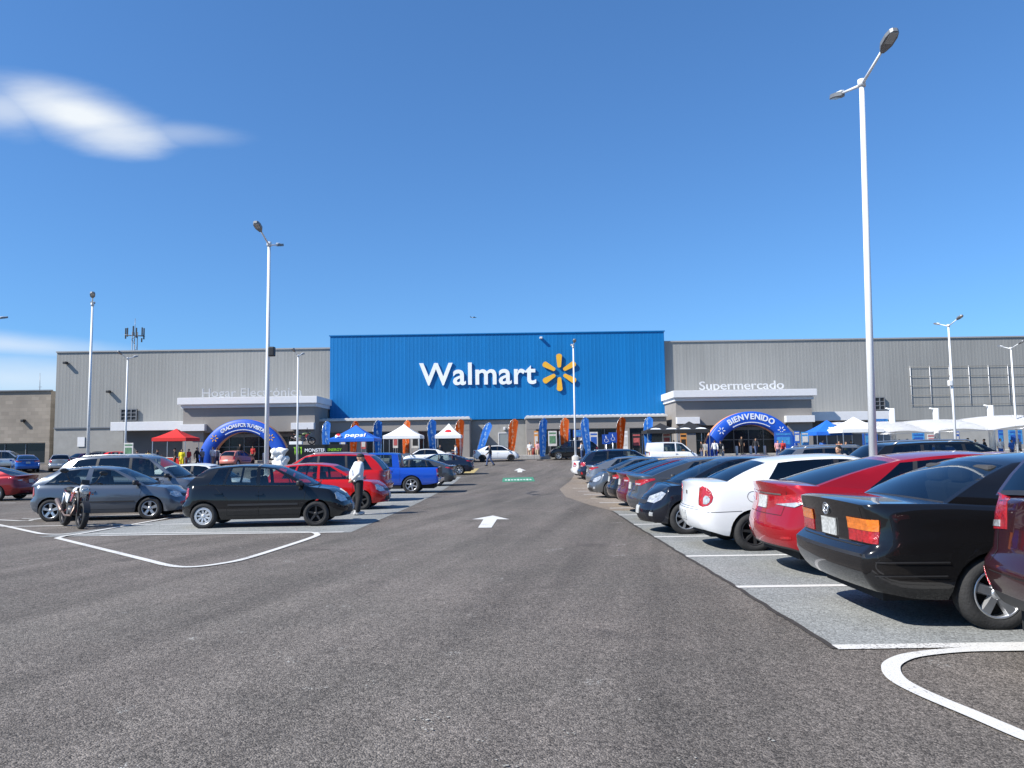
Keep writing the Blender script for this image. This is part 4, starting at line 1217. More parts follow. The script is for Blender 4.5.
store = empty('supermarket_building', (0, 79.5, .38))
tag(store, 'long grey metal clad supermarket with blue central facade and two white capped entrance porticos', 'supermarket')
Z0 = .40
bm = bmesh.new(); ribbed(bm, -47.9, -18.9, 4.1, 12.03, 79.5, .36, .0045); part('grey_cladding', bm, grey_clad, store)
bm = bmesh.new(); ribbed(bm, 15.9, 74, 3.6, 12.2, 79.5, .36, .0045); part('grey_cladding', bm, grey_clad, store)
bm = bmesh.new(); ribbed(bm, -19.0, 16.0, 4.32, 13.26, 79.0, .40, .006); part('blue_cladding', bm, blue_clad, store)
bm = bmesh.new()
box(bm, (13, 100, 6.1), (121.6, 40.6, 12.0)); part('main_volume', bm, mat('store_sides', (.42, .42, .40), .8, var=.05), store)
bm = bmesh.new(); box(bm, (-1.5, 79.42, 8.8), (34.9, .5, 8.92)); part('blue_volume', bm, blue_clad, store)
bm = bmesh.new()
box(bm, (-33.4, 79.55, 12.08), (29.1, .34, .14)); part('parapet_coping', bm, mat('coping_grey', (.30, .30, .30), .5, var=.05), store)
bm = bmesh.new(); box(bm, (45, 79.55, 12.25), (58.2, .34, .14)); part('parapet_coping', bm, mat('coping_grey', (.30, .30, .30), .5, var=.05), store)
bm = bmesh.new(); box(bm, (-1.5, 79.2, 13.31), (35.2, .6, .10)); part('blue_coping', bm, blue_clad, store)
bm = bmesh.new(); box(bm, (-33.4, 79.60, 2.2), (29.0, .3, 3.78)); box(bm, (-1.5, 79.42, 2.3), (34.8, .3, 3.9)); box(bm, (45, 79.6, 1.95), (58, .3, 3.2)); part('base_wall', bm, block, store)
bm = bmesh.new(); box(bm, (-33.4, 79.40, 4.06), (29.0, .14, .12)); part('dado_trim', bm, framem, store)

def glazing(name, x0, x1, z0, z1, y, nx, nz, root, glassmat=None):
    bm = bmesh.new(); box(bm, ((x0 + x1) / 2, y + .06, (z0 + z1) / 2), (x1 - x0, .03, z1 - z0)); g_ = part(name, bm, glassmat or darkglass, root)
    bm = bmesh.new()
    for k in range(nx + 1): box(bm, (lerp(x0 + .04, x1 - .04, k / nx), y, (z0 + z1) / 2), (.08, .1, z1 - z0))
    for k in range(nz + 1): box(bm, ((x0 + x1) / 2, y - .002, lerp(z0 + .04, z1 - .04, k / nz)), (x1 - x0, .096, .08))
    f = obj('frame', bm, framem, g_)
    return g_

def portico(x0, x1, ox0, ox1, lightside):
    """entrance block: walls, lintel, cornice, glazed recess"""
    y0 = 73.6; ztop = 5.62
    bm = bmesh.new()
    zt = 3.25
    box(bm, ((x0 + ox0) / 2, (y0 + 79.3) / 2, (Z0 + ztop) / 2), (ox0 - x0, 79.3 - y0, ztop - Z0))
    box(bm, ((ox1 + x1) / 2, (y0 + 79.3) / 2, (Z0 + ztop) / 2), (x1 - ox1, 79.3 - y0, ztop - Z0))
    box(bm, ((ox0 + ox1) / 2, (y0 + 79.3) / 2, (zt + ztop) / 2), (ox1 - ox0, 79.29 - y0, ztop - zt))
    p = part('entrance_portico', bm, taupe, store)
    bm = bmesh.new()
    cx, w = (x0 + x1) / 2, x1 - x0
    box(bm, (cx, 76.35, 5.78), (w + .3, 5.9, .34)); box(bm, (cx, 76.2, 6.27), (w + .7, 6.4, .66), bev=.03)
    c = obj('cornice', bm, whitem, p)
    for a, b in ((x0 - .05, ox0 + .3), (ox1 - .3, x1 + .05)):
        bm = bmesh.new(); box(bm, ((a + b) / 2, y0 - .25, 3.72), (b - a, .6, .64), bev=.02); obj('side_canopy', bm, whitem, p)
    glazing('entrance_doors', ox0, ox1, Z0, zt, 76.4, 6, 2, store)
    bm = bmesh.new(); box(bm, ((ox0 + ox1) / 2, 76.30, 2.95), (ox1 - ox0, .05, .34)); part('door_header', bm, framem, store)
    return p
portico(-31.9, -19.15, -29.9, -21.0, 1)
portico(15.85, 29.0, 17.7, 26.6, -1)
def wing(x0, x1):
    bm = bmesh.new(); box(bm, ((x0 + x1) / 2, 76.9, 3.98), (x1 - x0, 5.0, .86), bev=.03); part('flat_canopy', bm, whitem, store)
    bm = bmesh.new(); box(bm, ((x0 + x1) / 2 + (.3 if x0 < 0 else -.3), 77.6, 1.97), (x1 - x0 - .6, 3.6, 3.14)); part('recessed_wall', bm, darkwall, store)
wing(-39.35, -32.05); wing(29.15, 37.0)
def awning(x0, x1, wins):
    bm = bmesh.new(); box(bm, ((x0 + x1) / 2, 77.2, 4.30), (x1 - x0, 3.7, .18), bev=.02); part('awning_slab', bm, mat('awning_grey_white', (.50, .50, .49), .6, var=.08), store)
    bm = bmesh.new()
    n = int((x1 - x0) / .45)
    pr = []
    for k in range(n * 4 + 1): pr.append((lerp(x0 + .1, x1 - .1, k / (n * 4)), (0, .025, .04, .025)[k % 4]))
    for a, b in zip(pr, pr[1:]): pass
    lo = [[bm.verts.new((x, yy, z_ + h_)) for x, h_ in pr] for yy, z_ in ((75.40, 4.32), (75.40, 4.43), (76.4, 4.52))]
    for A_, B_ in zip(lo, lo[1:]):
        for k in range(len(pr) - 1): bm.faces.new((A_[k], A_[k + 1], B_[k + 1], B_[k]))
    part('tiled_edge', bm, mat('awning_grey_white', (.50, .50, .49), .6, var=.08), store)
    bm = bmesh.new(); box(bm, ((x0 + x1) / 2, 77.3, 3.66), (x1 - x0 - .2, 3.4, 1.02)); part('awning_wall', bm, taupe, store)
    px = [x0 + .1] + [v for w in wins for v in w] + [x1 - .1]
    for a, b in zip(px[::2], px[1::2]):
        bm = bmesh.new(); box(bm, ((a + b) / 2, 77.3, 1.77), (b - a, 3.38, 2.74)); part('pier', bm, taupe, store)
    for a, b in wins: glazing('shop_window', a, b, Z0, 3.15, 76.0, max(2, int((b - a) / 1.3)), 1, store)
awning(-19.7, -4.2, [(-18.8, -15.5), (-14.6, -10.2), (-9.4, -5.6)])
awning(1.25, 15.4, [(2.3, 6.6), (7.3, 11.0), (11.6, 15.0)])
bm = bmesh.new(); box(bm, (-.9, 79.22, 1.64), (1.04, .08, 2.42)); d = part('service_door', bm, mat('grey_door', (.22, .25, .26), .5, var=.06), store)
bm = bmesh.new()
for x in (-1.46, -.34): box(bm, (x, 79.20, 1.64), (.08, .12, 2.42))
box(bm, (-.9, 79.198, 2.89), (1.2, .12, .09)); obj('frame', bm, whitem, d)
bm = bmesh.new(); box(bm, (-.55, 79.14, 1.4), (.05, .08, .16), bev=.01); obj('handle', bm, M_alloy(), d)
bm = bmesh.new(); box(bm, (-.85, 79.08, 3.35), (.22, .34, .30), bev=.04); part('wall_lamp', bm, whitem, store)
for x, z in ((-42.2, 7.8), (-46.8, 10.9)):
    bm = bmesh.new(); box(bm, (x, 79.2, z), (.35, .5, .25), bev=.05); part('wall_lamp', bm, M_trim(), store)
bm = bmesh.new(); box(bm, (3.1, 78.8, 12.75), (.28, .5, .2), bev=.04); part('wall_lamp', bm, whitem, store)
# louvre vents and the cable trellis
for x0, x1, z0, z1 in ((-40.9, -39.2, 4.75, 5.95), (37.3, 38.9, 4.7, 6.05)):
    bm = bmesh.new(); box(bm, ((x0 + x1) / 2, 79.36, (z0 + z1) / 2), (x1 - x0, .12, z1 - z0)); v = part('wall_vent', bm, M_trim(), store)
    bm = bmesh.new()
    for k in range(4): box(bm, (lerp(x0 + .05, x1 - .05, k / 3), 79.27, (z0 + z1) / 2), (.09, .1, z1 - z0))
    for k in range(4): box(bm, ((x0 + x1) / 2, 79.272, lerp(z0 + .04, z1 - .04, k / 3)), (x1 - x0, .094, .07))
    obj('grille', bm, framem, v)
bm = bmesh.new()
for k in range(12):
    x = 41.8 + 2.05 * k; cyl(bm, (x, 79.42, 5.2), (x, 79.42, 9.25), .035, .035, 6)
part('trellis_post', bm, whitem, store)
bm = bmesh.new()
for k in range(5):
    z = 5.2 + k * 1.0; cyl(bm, (41.6, 79.385, z), (64.5, 79.385, z), .022, .022, 6)
part('trellis_cable', bm, mat('cable_grey', (.14, .14, .14), .5, var=0), store)
bm = bmesh.new(); box(bm, (-45.0, 79.40, 2.6), (.75, .06, 1.0)); part('utility_panel', bm, whitem, store)

# ---- signs
def sign_root(name, loc, label, cat='sign', group=None):
    r = empty(name, loc); tag(r, label, cat, group); return r
def fit(bm, x0, x1, z0, capheight):
    xs_ = [v.co.x for v in bm.verts]; zs_ = [v.co.z for v in bm.verts]
    sx = (x1 - x0) / (max(xs_) - min(xs_)); mx = min(xs_)
    for v in bm.verts: v.co.x = x0 + (v.co.x - mx) * sx; v.co.z = z0 + v.co.z * capheight
r = sign_root('store_name_sign', (-3.6, 78.8, 8), 'huge white bold store name lettering on the blue facade', 'sign')
bm = text_bm('Walmart', 1.0 / .729, .0, .0); bm.free()
bm = text_bm('Walmart', 1.0 / .729, .08, .024, 'CENTER', 1.05)
for v in bm.verts: v.co.y *= 1.6
fit(bm, -9.66, 2.52, 8.0, 2.36)
o = part('lettering', bm, mat('sign_white', (.80, .82, .84), .4, var=.03), r); o.location += Vector((0, 78.88, 0))
r = sign_root('spark_emblem_sign', (4.95, 78.8, 9.1), 'yellow six ray spark emblem on the blue facade beside the store name', 'sign')
for k in range(6):
    a = PI / 2 + k * PI / 3; bm = bmesh.new()
    P = []
    for t in range(9): th = -PI / 2 + PI * t / 8; P.append((1.72 + .26 * math.cos(th) * .9, .30 * math.sin(th)))
    for t in range(9): th = PI / 2 + PI * t / 8; P.append((.66 + .16 * math.cos(th), .19 * math.sin(th)))
    pts = [(4.95 + u * math.cos(a) - v * math.sin(a), 78.90, 9.1 + u * math.sin(a) + v * math.cos(a)) for u, v in P]
    prism(bm, pts, (0, -.12, 0)); part('ray', bm, mat('spark_yellow', (.80, .42, .03), .45, var=.03), r)
def letters_on_cornice(txt, x0, x1, z, cap, label, lm=None):
    r = sign_root('department_sign', ((x0 + x1) / 2, 73.5, z), label)
    bm = text_bm(txt, 1.0 / .729, .10, .006); 
    for v in bm.verts: v.co.y *= 1.0
    fit(bm, x0, x1, z, cap); o = part('lettering', bm, lm, r); o.location += Vector((0, 73.6, 0))
letters_on_cornice('Hogar Electr\u00f3nica', -30.1, -20.4, 6.68, .86, 'thin pale lettering standing on the portico cornice left of the blue facade', mat('letter_pale_grey', (.46, .465, .47), .4, var=.03))
letters_on_cornice('Supermercado', 18.2, 26.4, 6.68, .86, 'thin pale lettering standing on the portico cornice right of the blue facade', mat('letter_white', (.66, .665, .67), .4, var=.03))

# ---- low tan building, mast, airplane
r = empty('low_block_building', (-66, 82, .38)); tag(r, 'low tan concrete block building with a dark window strip beside the grey supermarket', 'building')
def block_mat():
    m = mat('tan_block', (.40, .345, .285), .9, var=0)
    n, l = nt(m); b = n['Principled BSDF']; geo = n.new('ShaderNodeNewGeometry')
    mp = n.new('ShaderNodeMapping'); mp.inputs['Rotation'].default_value = (PI / 2, 0, 0); l.new(geo.outputs['Position'], mp.inputs['Vector'])
    br = n.new('ShaderNodeTexBrick'); br.inputs['Scale'].default_value = 1.0; br.inputs['Brick Width'].default_value = .8; br.inputs['Row Height'].default_value = .4; br.inputs['Mortar Size'].default_value = .012
    br.inputs['Color1'].default_value = (.30, .262, .22, 1); br.inputs['Color2'].default_value = (.235, .205, .172, 1); br.inputs['Mortar'].default_value = (.22, .197, .168, 1)
    l.new(mp.outputs['Vector'], br.inputs['Vector'])
    t = n.new('ShaderNodeTexNoise'); t.inputs['Scale'].default_value = .35; t.inputs['Detail'].default_value = 5; l.new(geo.outputs['Position'], t.inputs['Vector'])
    rr = n.new('ShaderNodeMapRange'); rr.inputs['From Min'].default_value = .3; rr.inputs['From Max'].default_value = .7; rr.inputs['To Min'].default_value = .85; rr.inputs['To Max'].default_value = 1.12; l.new(t.outputs['Fac'], rr.inputs['Value'])
    s = n.new('ShaderNodeVectorMath'); s.operation = 'SCALE'; l.new(br.outputs['Color'], s.inputs[0]); l.new(rr.outputs['Result'], s.inputs['Scale']); l.new(s.outputs['Vector'], b.inputs['Base Color'])
    return m
bm = bmesh.new(); box(bm, (-66, 90, 5.42), (32.2, 16, 5.6)); box(bm, (-50.1, 82.3, 1.5), (.45, .6, 2.25)); box(bm, (-66, 90.5, 1.5), (32, 15, 2.24)); part('wall', bm, block_mat(), r)
bm = bmesh.new(); box(bm, (-66, 82.0, 8.26), (32.4, .4, .12)); part('coping', bm, framem, r)
glazing('window', -82, -50.35, .4, 2.6, 82.4, 14, 1, r)
bm = bmesh.new(); box(bm, (-52.7, 81.8, 5.0), (.3, .45, .3), bev=.05); part('wall_lamp', bm, M_trim(), r)
r = empty('antenna_mast', (-63, 126, .4)); tag(r, 'thin lattice antenna mast with a ring of panels rising behind the grey roof', 'mast')
bm = bmesh.new()
top = 21.5
for k in range(3):
    a = k * 2 * PI / 3; p = (-63 + .45 * math.cos(a), 126 + .45 * math.sin(a)); cyl(bm, (p[0], p[1], .4), (p[0], p[1], top), .07, .07, 6)
for k in range(24):
    z = 3 + k * .75; a, b2 = k * 2 * PI / 3, (k + 1) * 2 * PI / 3
    cyl(bm, (-63 + .45 * math.cos(a), 126 + .45 * math.sin(a), z), (-63 + .45 * math.cos(b2), 126 + .45 * math.sin(b2), z + .75), .035, .035, 5)
cyl(bm, (-63, 126, top - 1), (-63, 126, top + 2.3), .04, .04, 6)
cyl(bm, (-64.6, 126, top - .6), (-61.4, 126, top - .6), .05, .06, 6); cyl(bm, (-64.2, 125, top - .6), (-61.8, 127, top - .6), .06, .06, 6)
part('lattice', bm, framem, r)
for dx, dy, dz, h in ((-1.8, 0, 0, 1.8), (-1.1, -.6, .1, 1.5), (-.5, .3, .5, 1.6), (.6, -.5, .0, 1.7), (1.2, .4, .3, 1.5), (1.8, 0, -.1, 1.9), (1.5, -.2, -1.2, .7)):
    bm = bmesh.new(); box(bm, (-63 + dx * .85, 126 + dy, top - .2 + dz), (.2, .14, h), bev=.03); part('antenna_panel', bm, M_trim(), r)
def thin_pole(px, py0, py1, Y, label):
    a, b = at(px, py0, Y), at(px, py1, Y); r = empty('roof_aerial', (b.x, Y, b.z)); tag(r, label, 'aerial')
    bm = bmesh.new(); cyl(bm, b - Vector((0, 0, 1)), a, .05, .02, 6); part('rod', bm, framem, r)
    bm = bmesh.new(); cyl(bm, b - Vector((.2, 0, -.6)), b + Vector((.2, 0, .6)), .02, .02, 5); part('cross_arm', bm, framem, r)
thin_pole(40, 373, 392, 90, 'thin grey aerial rod on the roof of the low tan building')
r = empty('airplane', at(474, 317.5, 900)); r.rotation_euler = (0, 0, .25); tag(r, 'tiny dark airplane crossing the sky above the blue facade', 'airplane')
bm = bmesh.new(); cyl(bm, (-2.6, 0, 0), (2.2, 0, 0), .42, .36, 10); ball(bm, (2.2, 0, 0), (.9, .36, .36), 10); cyl(bm, (-4.6, 0, .25), (-2.6, 0, 0), .1, .42, 10); obj('fuselage', bm, framem, r)
for s in (-1, 1):
    bm = bmesh.new(); prism(bm, [(.8, 0, .1), (-.2, s * 4.6, .35), (-.9, s * 4.6, .35), (-.8, 0, .1)], (0, 0, .12)); obj('wing', bm, framem, r)
bm = bmesh.new(); prism(bm, [(-3.4, 0, .2), (-4.6, 0, .2), (-4.9, 0, 1.5), (-4.3, 0, 1.5)], (0, .1, 0)); prism(bm, [(-3.8, -1.4, .25), (-3.8, 1.4, .25), (-4.5, 1.4, .25), (-4.5, -1.4, .25)], (0, 0, .08)); obj('tail', bm, framem, r)
# ------------------------------------------------------------------ lamp posts
polem = mat('pole_white', (.74, .75, .76), .4, 0, var=.05, scale=1.0)
headm = mat('luminaire_grey', (.20, .21, .22), .5, .3, var=.06)
lensm = mat('lamp_lens', (.35, .36, .36), .25, var=.1)
def make_lamp(h):
    r = empty('street_lamp')
    bm = bmesh.new(); cyl(bm, (0, 0, .12), (0, 0, h), .085, .052, 16); cyl(bm, (0, 0, h - .05), (0, 0, h + .10), .085, .085, 14); obj('pole', bm, polem, r)
    bm = bmesh.new(); cyl(bm, (0, 0, -.3), (0, 0, .75), .30, .28, 20); obj('footing', bm, kerbm, r)
    bm = bmesh.new(); box(bm, (0, 0, .765), (.36, .36, .03))
    for a in (-.13, .13):
        for b in (-.13, .13): cyl(bm, (a, b, .76), (a, b, .82), .02, .02, 8)
    obj('base_plate', bm, polem, r)
    for s in (-1, 1):
        bm = bmesh.new(); a, b = Vector((0, s * .04, h)), Vector((0, s * .95, h + .26)); tube(bm, [a, b], [.032, .028], 10); o = obj('arm', bm, polem, r)
        d = (b - a).normalized(); q = Matrix.Rotation(math.atan2(d.z, d.y * s) * s, 3, 'X')
        c = b + d * .255
        bm = bmesh.new()
        pts = []
        prof = [(-.29, .035), (-.22, .07), (-.09, .118), (.13, .123), (.26, .09), (.30, .045)]
        top = [(t * s, w) for t, w in prof]
        lo = [Vector((w, t, -.05)) for t, w in top] + [Vector((-w, t, -.05)) for t, w in reversed(top)]
        prism(bm, lo, (0, 0, .085)); bmesh.ops.transform(bm, matrix=Matrix.Translation(c) @ q.to_4x4(), verts=bm.verts)
        hd = obj('lamp_head', bm, headm, r)
        bm = bmesh.new(); box(bm, (0, s * .12, -.055), (.165, .30, .012), bev=.004); bmesh.ops.transform(bm, matrix=Matrix.Translation(c) @ q.to_4x4(), verts=bm.verts); obj('lens', bm, lensm, hd)
        bm = bmesh.new(); box(bm, (0, s * -.12, .05), (.08, .28, .04), bev=.012); bmesh.ops.transform(bm, matrix=Matrix.Translation(c) @ q.to_4x4(), verts=bm.verts); obj('heat_sink', bm, polem, hd)
    return r
lamp0 = make_lamp(9.1); first = True
for (x, y, top, lab) in ((7.52, 16, 9.2, 'tallest white double arm lamp post rising behind the white and red sedans'),
        (-8.72, 27, 8.84, 'white double arm lamp post behind the black hatchback and red hatchback'),
        (-22.3, 40, 9.29, 'white double arm lamp post behind the grey blue hatchback and silver grey suv'),
        (-28.5, 41, 8.75, 'lamp post of which only one dark head shows at the left picture edge'),
        (-29.5, 58, 8.6, 'white double arm lamp post with a poster board at its foot by the left canopy'),
        (-16.4, 58, 8.62, 'slim white lamp post in front of the left portico end beside the black trailer'),
        (4.75, 58, 9.0, 'slim white lamp post in front of the blue facade and yellow spark'),
        (26.7, 46, 8.4, 'white double arm lamp post rising between the shade sail columns at right'),
        (38.35, 58, 8.4, 'slim white lamp post against the grey cladding at the right picture edge')):
    o = lamp0 if first else copy_tree(lamp0); first = False
    o.location = (x, y, top - 9.1); o.rotation_euler = (0, math.radians(1.3) if y == 16 else 0, .5 if y == 40 else 0); tag(o, lab, 'lamp post', 'lamp posts in the parking lot')
    if y == 46 or y == 27:
        bm = bmesh.new(); box(bm, (-.14 if y == 46 else .16, -.05, 5.6 if y == 46 else 5.2), (.22, .22, .34), bev=.04); obj('camera_box', bm, M_white() if y == 46 else M_trim(), o)

# ------------------------------------------------------------------ feather flags
def flag_mat(name, col, streak):
    m = mat(name, col, .75, var=0)
    n, l = nt(m); b = n['Principled BSDF']; tc = n.new('ShaderNodeTexCoord')
    mp = n.new('ShaderNodeMapping'); mp.inputs['Scale'].default_value = (3.2, 1, 1.6); l.new(tc.outputs['Object'], mp.inputs['Vector'])
    t = n.new('ShaderNodeTexNoise'); t.inputs['Scale'].default_value = 2.0; t.inputs['Detail'].default_value = 3; l.new(mp.outputs['Vector'], t.inputs['Vector'])
    sep = n.new('ShaderNodeSeparateXYZ'); l.new(tc.outputs['Object'], sep.inputs['Vector'])
    a = n.new('ShaderNodeMath'); a.operation = 'SUBTRACT'; l.new(sep.outputs['X'], a.inputs[0]); a.inputs[1].default_value = .45
    ab = n.new('ShaderNodeMath'); ab.operation = 'ABSOLUTE'; l.new(a.outputs[0], ab.inputs[0])
    r = n.new('ShaderNodeMapRange'); r.inputs['From Min'].default_value = .16; r.inputs['From Max'].default_value = .10; l.new(ab.outputs[0], r.inputs['Value'])
    r2 = n.new('ShaderNodeMapRange'); r2.inputs['From Min'].default_value = .50; r2.inputs['From Max'].default_value = .56; l.new(t.outputs['Fac'], r2.inputs['Value'])
    mu = n.new('ShaderNodeMath'); mu.operation = 'MULTIPLY'; l.new(r.outputs[0], mu.inputs[0]); l.new(r2.outputs[0], mu.inputs[1])
    mx = n.new('ShaderNodeMix'); mx.data_type = 'RGBA'; mx.inputs[6].default_value = col + (1,); mx.inputs[7].default_value = streak + (1,); l.new(mu.outputs[0], mx.inputs[0]); l.new(mx.outputs[2], b.inputs['Base Color'])
    # sunlight passes through the cloth
    b.inputs['Transmission Weight'].default_value = 0
    tl = n.new('ShaderNodeBsdfTranslucent'); l.new(mx.outputs[2], tl.inputs['Color'])
    ms = n.new('ShaderNodeMixShader'); ms.inputs[0].default_value = .35; l.new(b.outputs[0], ms.inputs[1]); l.new(tl.outputs[0], ms.inputs[2]); l.new(ms.outputs[0], n['Material Output'].inputs['Surface'])
    return m
blue_flag = flag_mat('blue_flag_cloth', (.02, .20, .64), (.35, .55, .75)); orange_flag = flag_mat('orange_flag_cloth', (.82, .18, .025), (.85, .55, .35))
def make_flag(m, name='feather_flag'):
    r = empty(name); bm = bmesh.new()
    tube(bm, [(0, 0, .0), (0, 0, 2.6), (.06, 0, 3.2), (.22, 0, 3.62), (.50, 0, 3.86), (.70, 0, 3.88)], [.025, .02, .016, .013, .01, .008], 8); obj('pole', bm, M_alloy(), r)
    bm = bmesh.new(); box(bm, (0, 0, .03), (.5, .5, .05), bev=.01); obj('base', bm, M_trim(), r)
    bm = bmesh.new(); n = 16; rows = []
    for i in range(n + 1):
        z = lerp(.35, 3.86, i / n)
        xl = 0 if z < 2.6 else interp([(2.6, .02), (3.2, .08), (3.62, .25), (3.86, .52)], z)
        xr_ = interp([(.35, .52), (1.5, .70), (2.8, .88), (3.4, .97), (3.62, .98), (3.76, .90), (3.86, .70)], z)
        rows.append([bm.verts.new((lerp(xl, xr_, j / 4), .07 * math.sin(j * 1.5 + z * 1.7) * j / 4, z)) for j in range(5)])
    for A, B in zip(rows, rows[1:]):
        for j in range(4): f = bm.faces.new((A[j], A[j + 1], B[j + 1], B[j])); f.smooth = True
    bmesh.ops.solidify(bm, geom=bm.faces[:], thickness=.006)
    obj('banner', bm, m, r); return r
fb, fo_ = make_flag(blue_flag), make_flag(orange_flag); used = set()
FL = [(323, 'b', .05, 'dark blue feather flag beside the dirt bike on the black trailer', 0), (350, 'o', 0, 'orange feather flag in front of the blue tent', 0), (376, 'b', .10, 'blue feather flag between the blue tent and the larger white tent', 0),
      (403, 'o', .03, 'orange feather flag in front of the larger white tent', 0), (431, 'b', .12, 'blue feather flag between the two small white tents', 0), (457, 'o', .06, 'orange feather flag at the right end of the left awning', 0),
      (474, 'b', -.30, 'blue feather flag leaning over by the white sedan crossing the lane', 1), (508, 'o', -.02, 'orange feather flag beside the grey service door', 1), (540, 'b', .03, 'bright blue feather flag at the left end of the right awning', 0),
      (562, 'o', .06, 'orange feather flag just left of the lamp post before the blue facade', 1), (586, 'b', .16, 'blue feather flag just right of the lamp post before the blue facade', 0), (617, 'o', .0, 'orange feather flag behind the blue parking signs', 0), (645, 'b', .03, 'blue feather flag behind the white van', 0)]
for (px, c, lean, lab, dx) in FL:
    src = fb if c == 'b' else fo_
    o = src if c not in used else copy_tree(src); used.add(c)
    p = at(px, 456, 70.2 + (dx * .6)); o.location = (p.x, p.y, gz(p.y)); o.rotation_euler = (0, -lean if True else 0, random.uniform(-.5, .5))
    o.scale = (.95, 1, 1.0)
    tag(o, lab, 'flag', 'feather flags along the store front')

# ------------------------------------------------------------------ inflatable arches
arch_blue = mat('inflatable_blue', (.010, .085, .50), .45, var=.05); arch_orange = mat('inflatable_orange', (.80, .34, .16), .5, var=.05); letter_white = mat('print_white', (.75, .78, .82), .6, var=.03)
def make_arch(cx, Y, base, a, b, th, words, label, sub):
    r = empty('inflatable_arch', (cx, Y, base)); tag(r, label, 'inflatable arch', 'inflatable welcome arches')
    bm = bmesh.new(); N = 40; dep = 1.3; rings = []
    sec = []
    for (u, v) in ((0, 0), (0, .5), (0, 1)): pass
    S = [(-.5, -.42), (-.42, -.5), (.42, -.5), (.5, -.42), (.5, -.1), (.5, .42), (.42, .5), (-.42, .5), (-.5, .42), (-.5, -.1)]   # (radial, depth)
    for i in range(N + 1):
        t = PI * i / N
        ring = []
        for (u, v) in S:
            rr = u * th; ca, sa = math.cos(t), math.sin(t)
            ring.append(bm.verts.new(((a - th / 2 + rr) * ca, v * dep, max(0, (b - th / 2 + rr) * sa))))
        rings.append(ring)
    for A, B in zip(rings, rings[1:]):
        for k in range(len(S)):
            q = (A[k], A[(k + 1) % len(S)], B[(k + 1) % len(S)], B[k])
            try: f = bm.faces.new(q)
            except ValueError: continue
            f.smooth = True; f.material_index = 0 if k in (0, 1, 2, 6) else 1
            if k in (3, 9): f.material_index = 0
    obj('tube', bm, [arch_blue, arch_orange], r)
    def along(s, size, radoff, t0, t1, nm):
        bm = bmesh.new()
        wd = []
        for ch in s:
            if ch == ' ': wd.append(size * .30); continue
            q = text_bm(ch, size, .03, size * .03); xx = [v.co.x for v in q.verts]; wd.append(max(xx) - min(xx) + size * .10); q.free()
        acc = 0
        for k, ch in enumerate(s):
            acc += wd[k]
            if ch == ' ': continue
            t = lerp(t0, t1, (acc - wd[k] / 2) / sum(wd)); L = text_bm(ch, size, .03, size * .03)
            xx = [v.co.x for v in L.verts]; bmesh.ops.translate(L, verts=L.verts, vec=(-(max(xx) + min(xx)) / 2, 0, 0))
            ca, sa = math.cos(t), math.sin(t); px, pz = (a - th / 2 + radoff) * ca, (b - th / 2 + radoff) * sa
            nx, nz = ca / a, sa / b; rot = Matrix.Rotation(-(math.atan2(nz, nx) - PI / 2), 3, 'Y')
            bmesh.ops.rotate(L, verts=L.verts, cent=(0, 0, 0), matrix=rot); bmesh.ops.translate(L, verts=L.verts, vec=(px, -dep / 2 - .02, pz))
            me = bpy.data.meshes.new('t'); L.to_mesh(me); L.free(); bm.from_mesh(me); bpy.data.meshes.remove(me)
        obj(nm, bm, letter_white, r)
    along(words, .72 if len(words) < 12 else .46, -.10, PI * .685, PI * .315, 'lettering')
    if sub:
        bm = bmesh.new()
        for k in range(24):
            t = lerp(PI * .66, PI * .34, k / 23); rr = -th * .33
            p = Vector(((a - th / 2 + rr) * math.cos(t), -dep / 2 - .015, (b - th / 2 + rr) * math.sin(t)))
            box(bm, p, (.16, .02, .07), Matrix.Rotation(-(t - PI / 2), 3, 'Y'))
        obj('printed_line', bm, letter_white, r)
    for t in ((PI * .76, PI * .24)):
        c = Vector(((a - th / 2) * math.cos(t), -dep / 2 - .02, (b - th / 2) * math.sin(t))); e = bmesh.new()
        for k in range(6):
            g_ = k * PI / 3; box(e, c + Vector((.24 * math.cos(g_), 0, .24 * math.sin(g_))), (.20, .02, .08), Matrix.Rotation(-g_, 3, 'Y'), bev=.008)
        obj('spark_print', e, letter_white if cx > 0 else mat('spark_yellow', (.8, .42, .03), .45), r)
make_arch(-24.6, 70, gz(70), 4.1, 4.15, 1.15, 'GRACIAS POR TU VISITA', 'blue and orange inflatable arch at the left portico with a long line of white words', True)
make_arch(21.75, 70, gz(70), 4.35, 4.2, 1.2, 'BIENVENIDO', 'blue inflatable arch at the right portico with one large white word', True)

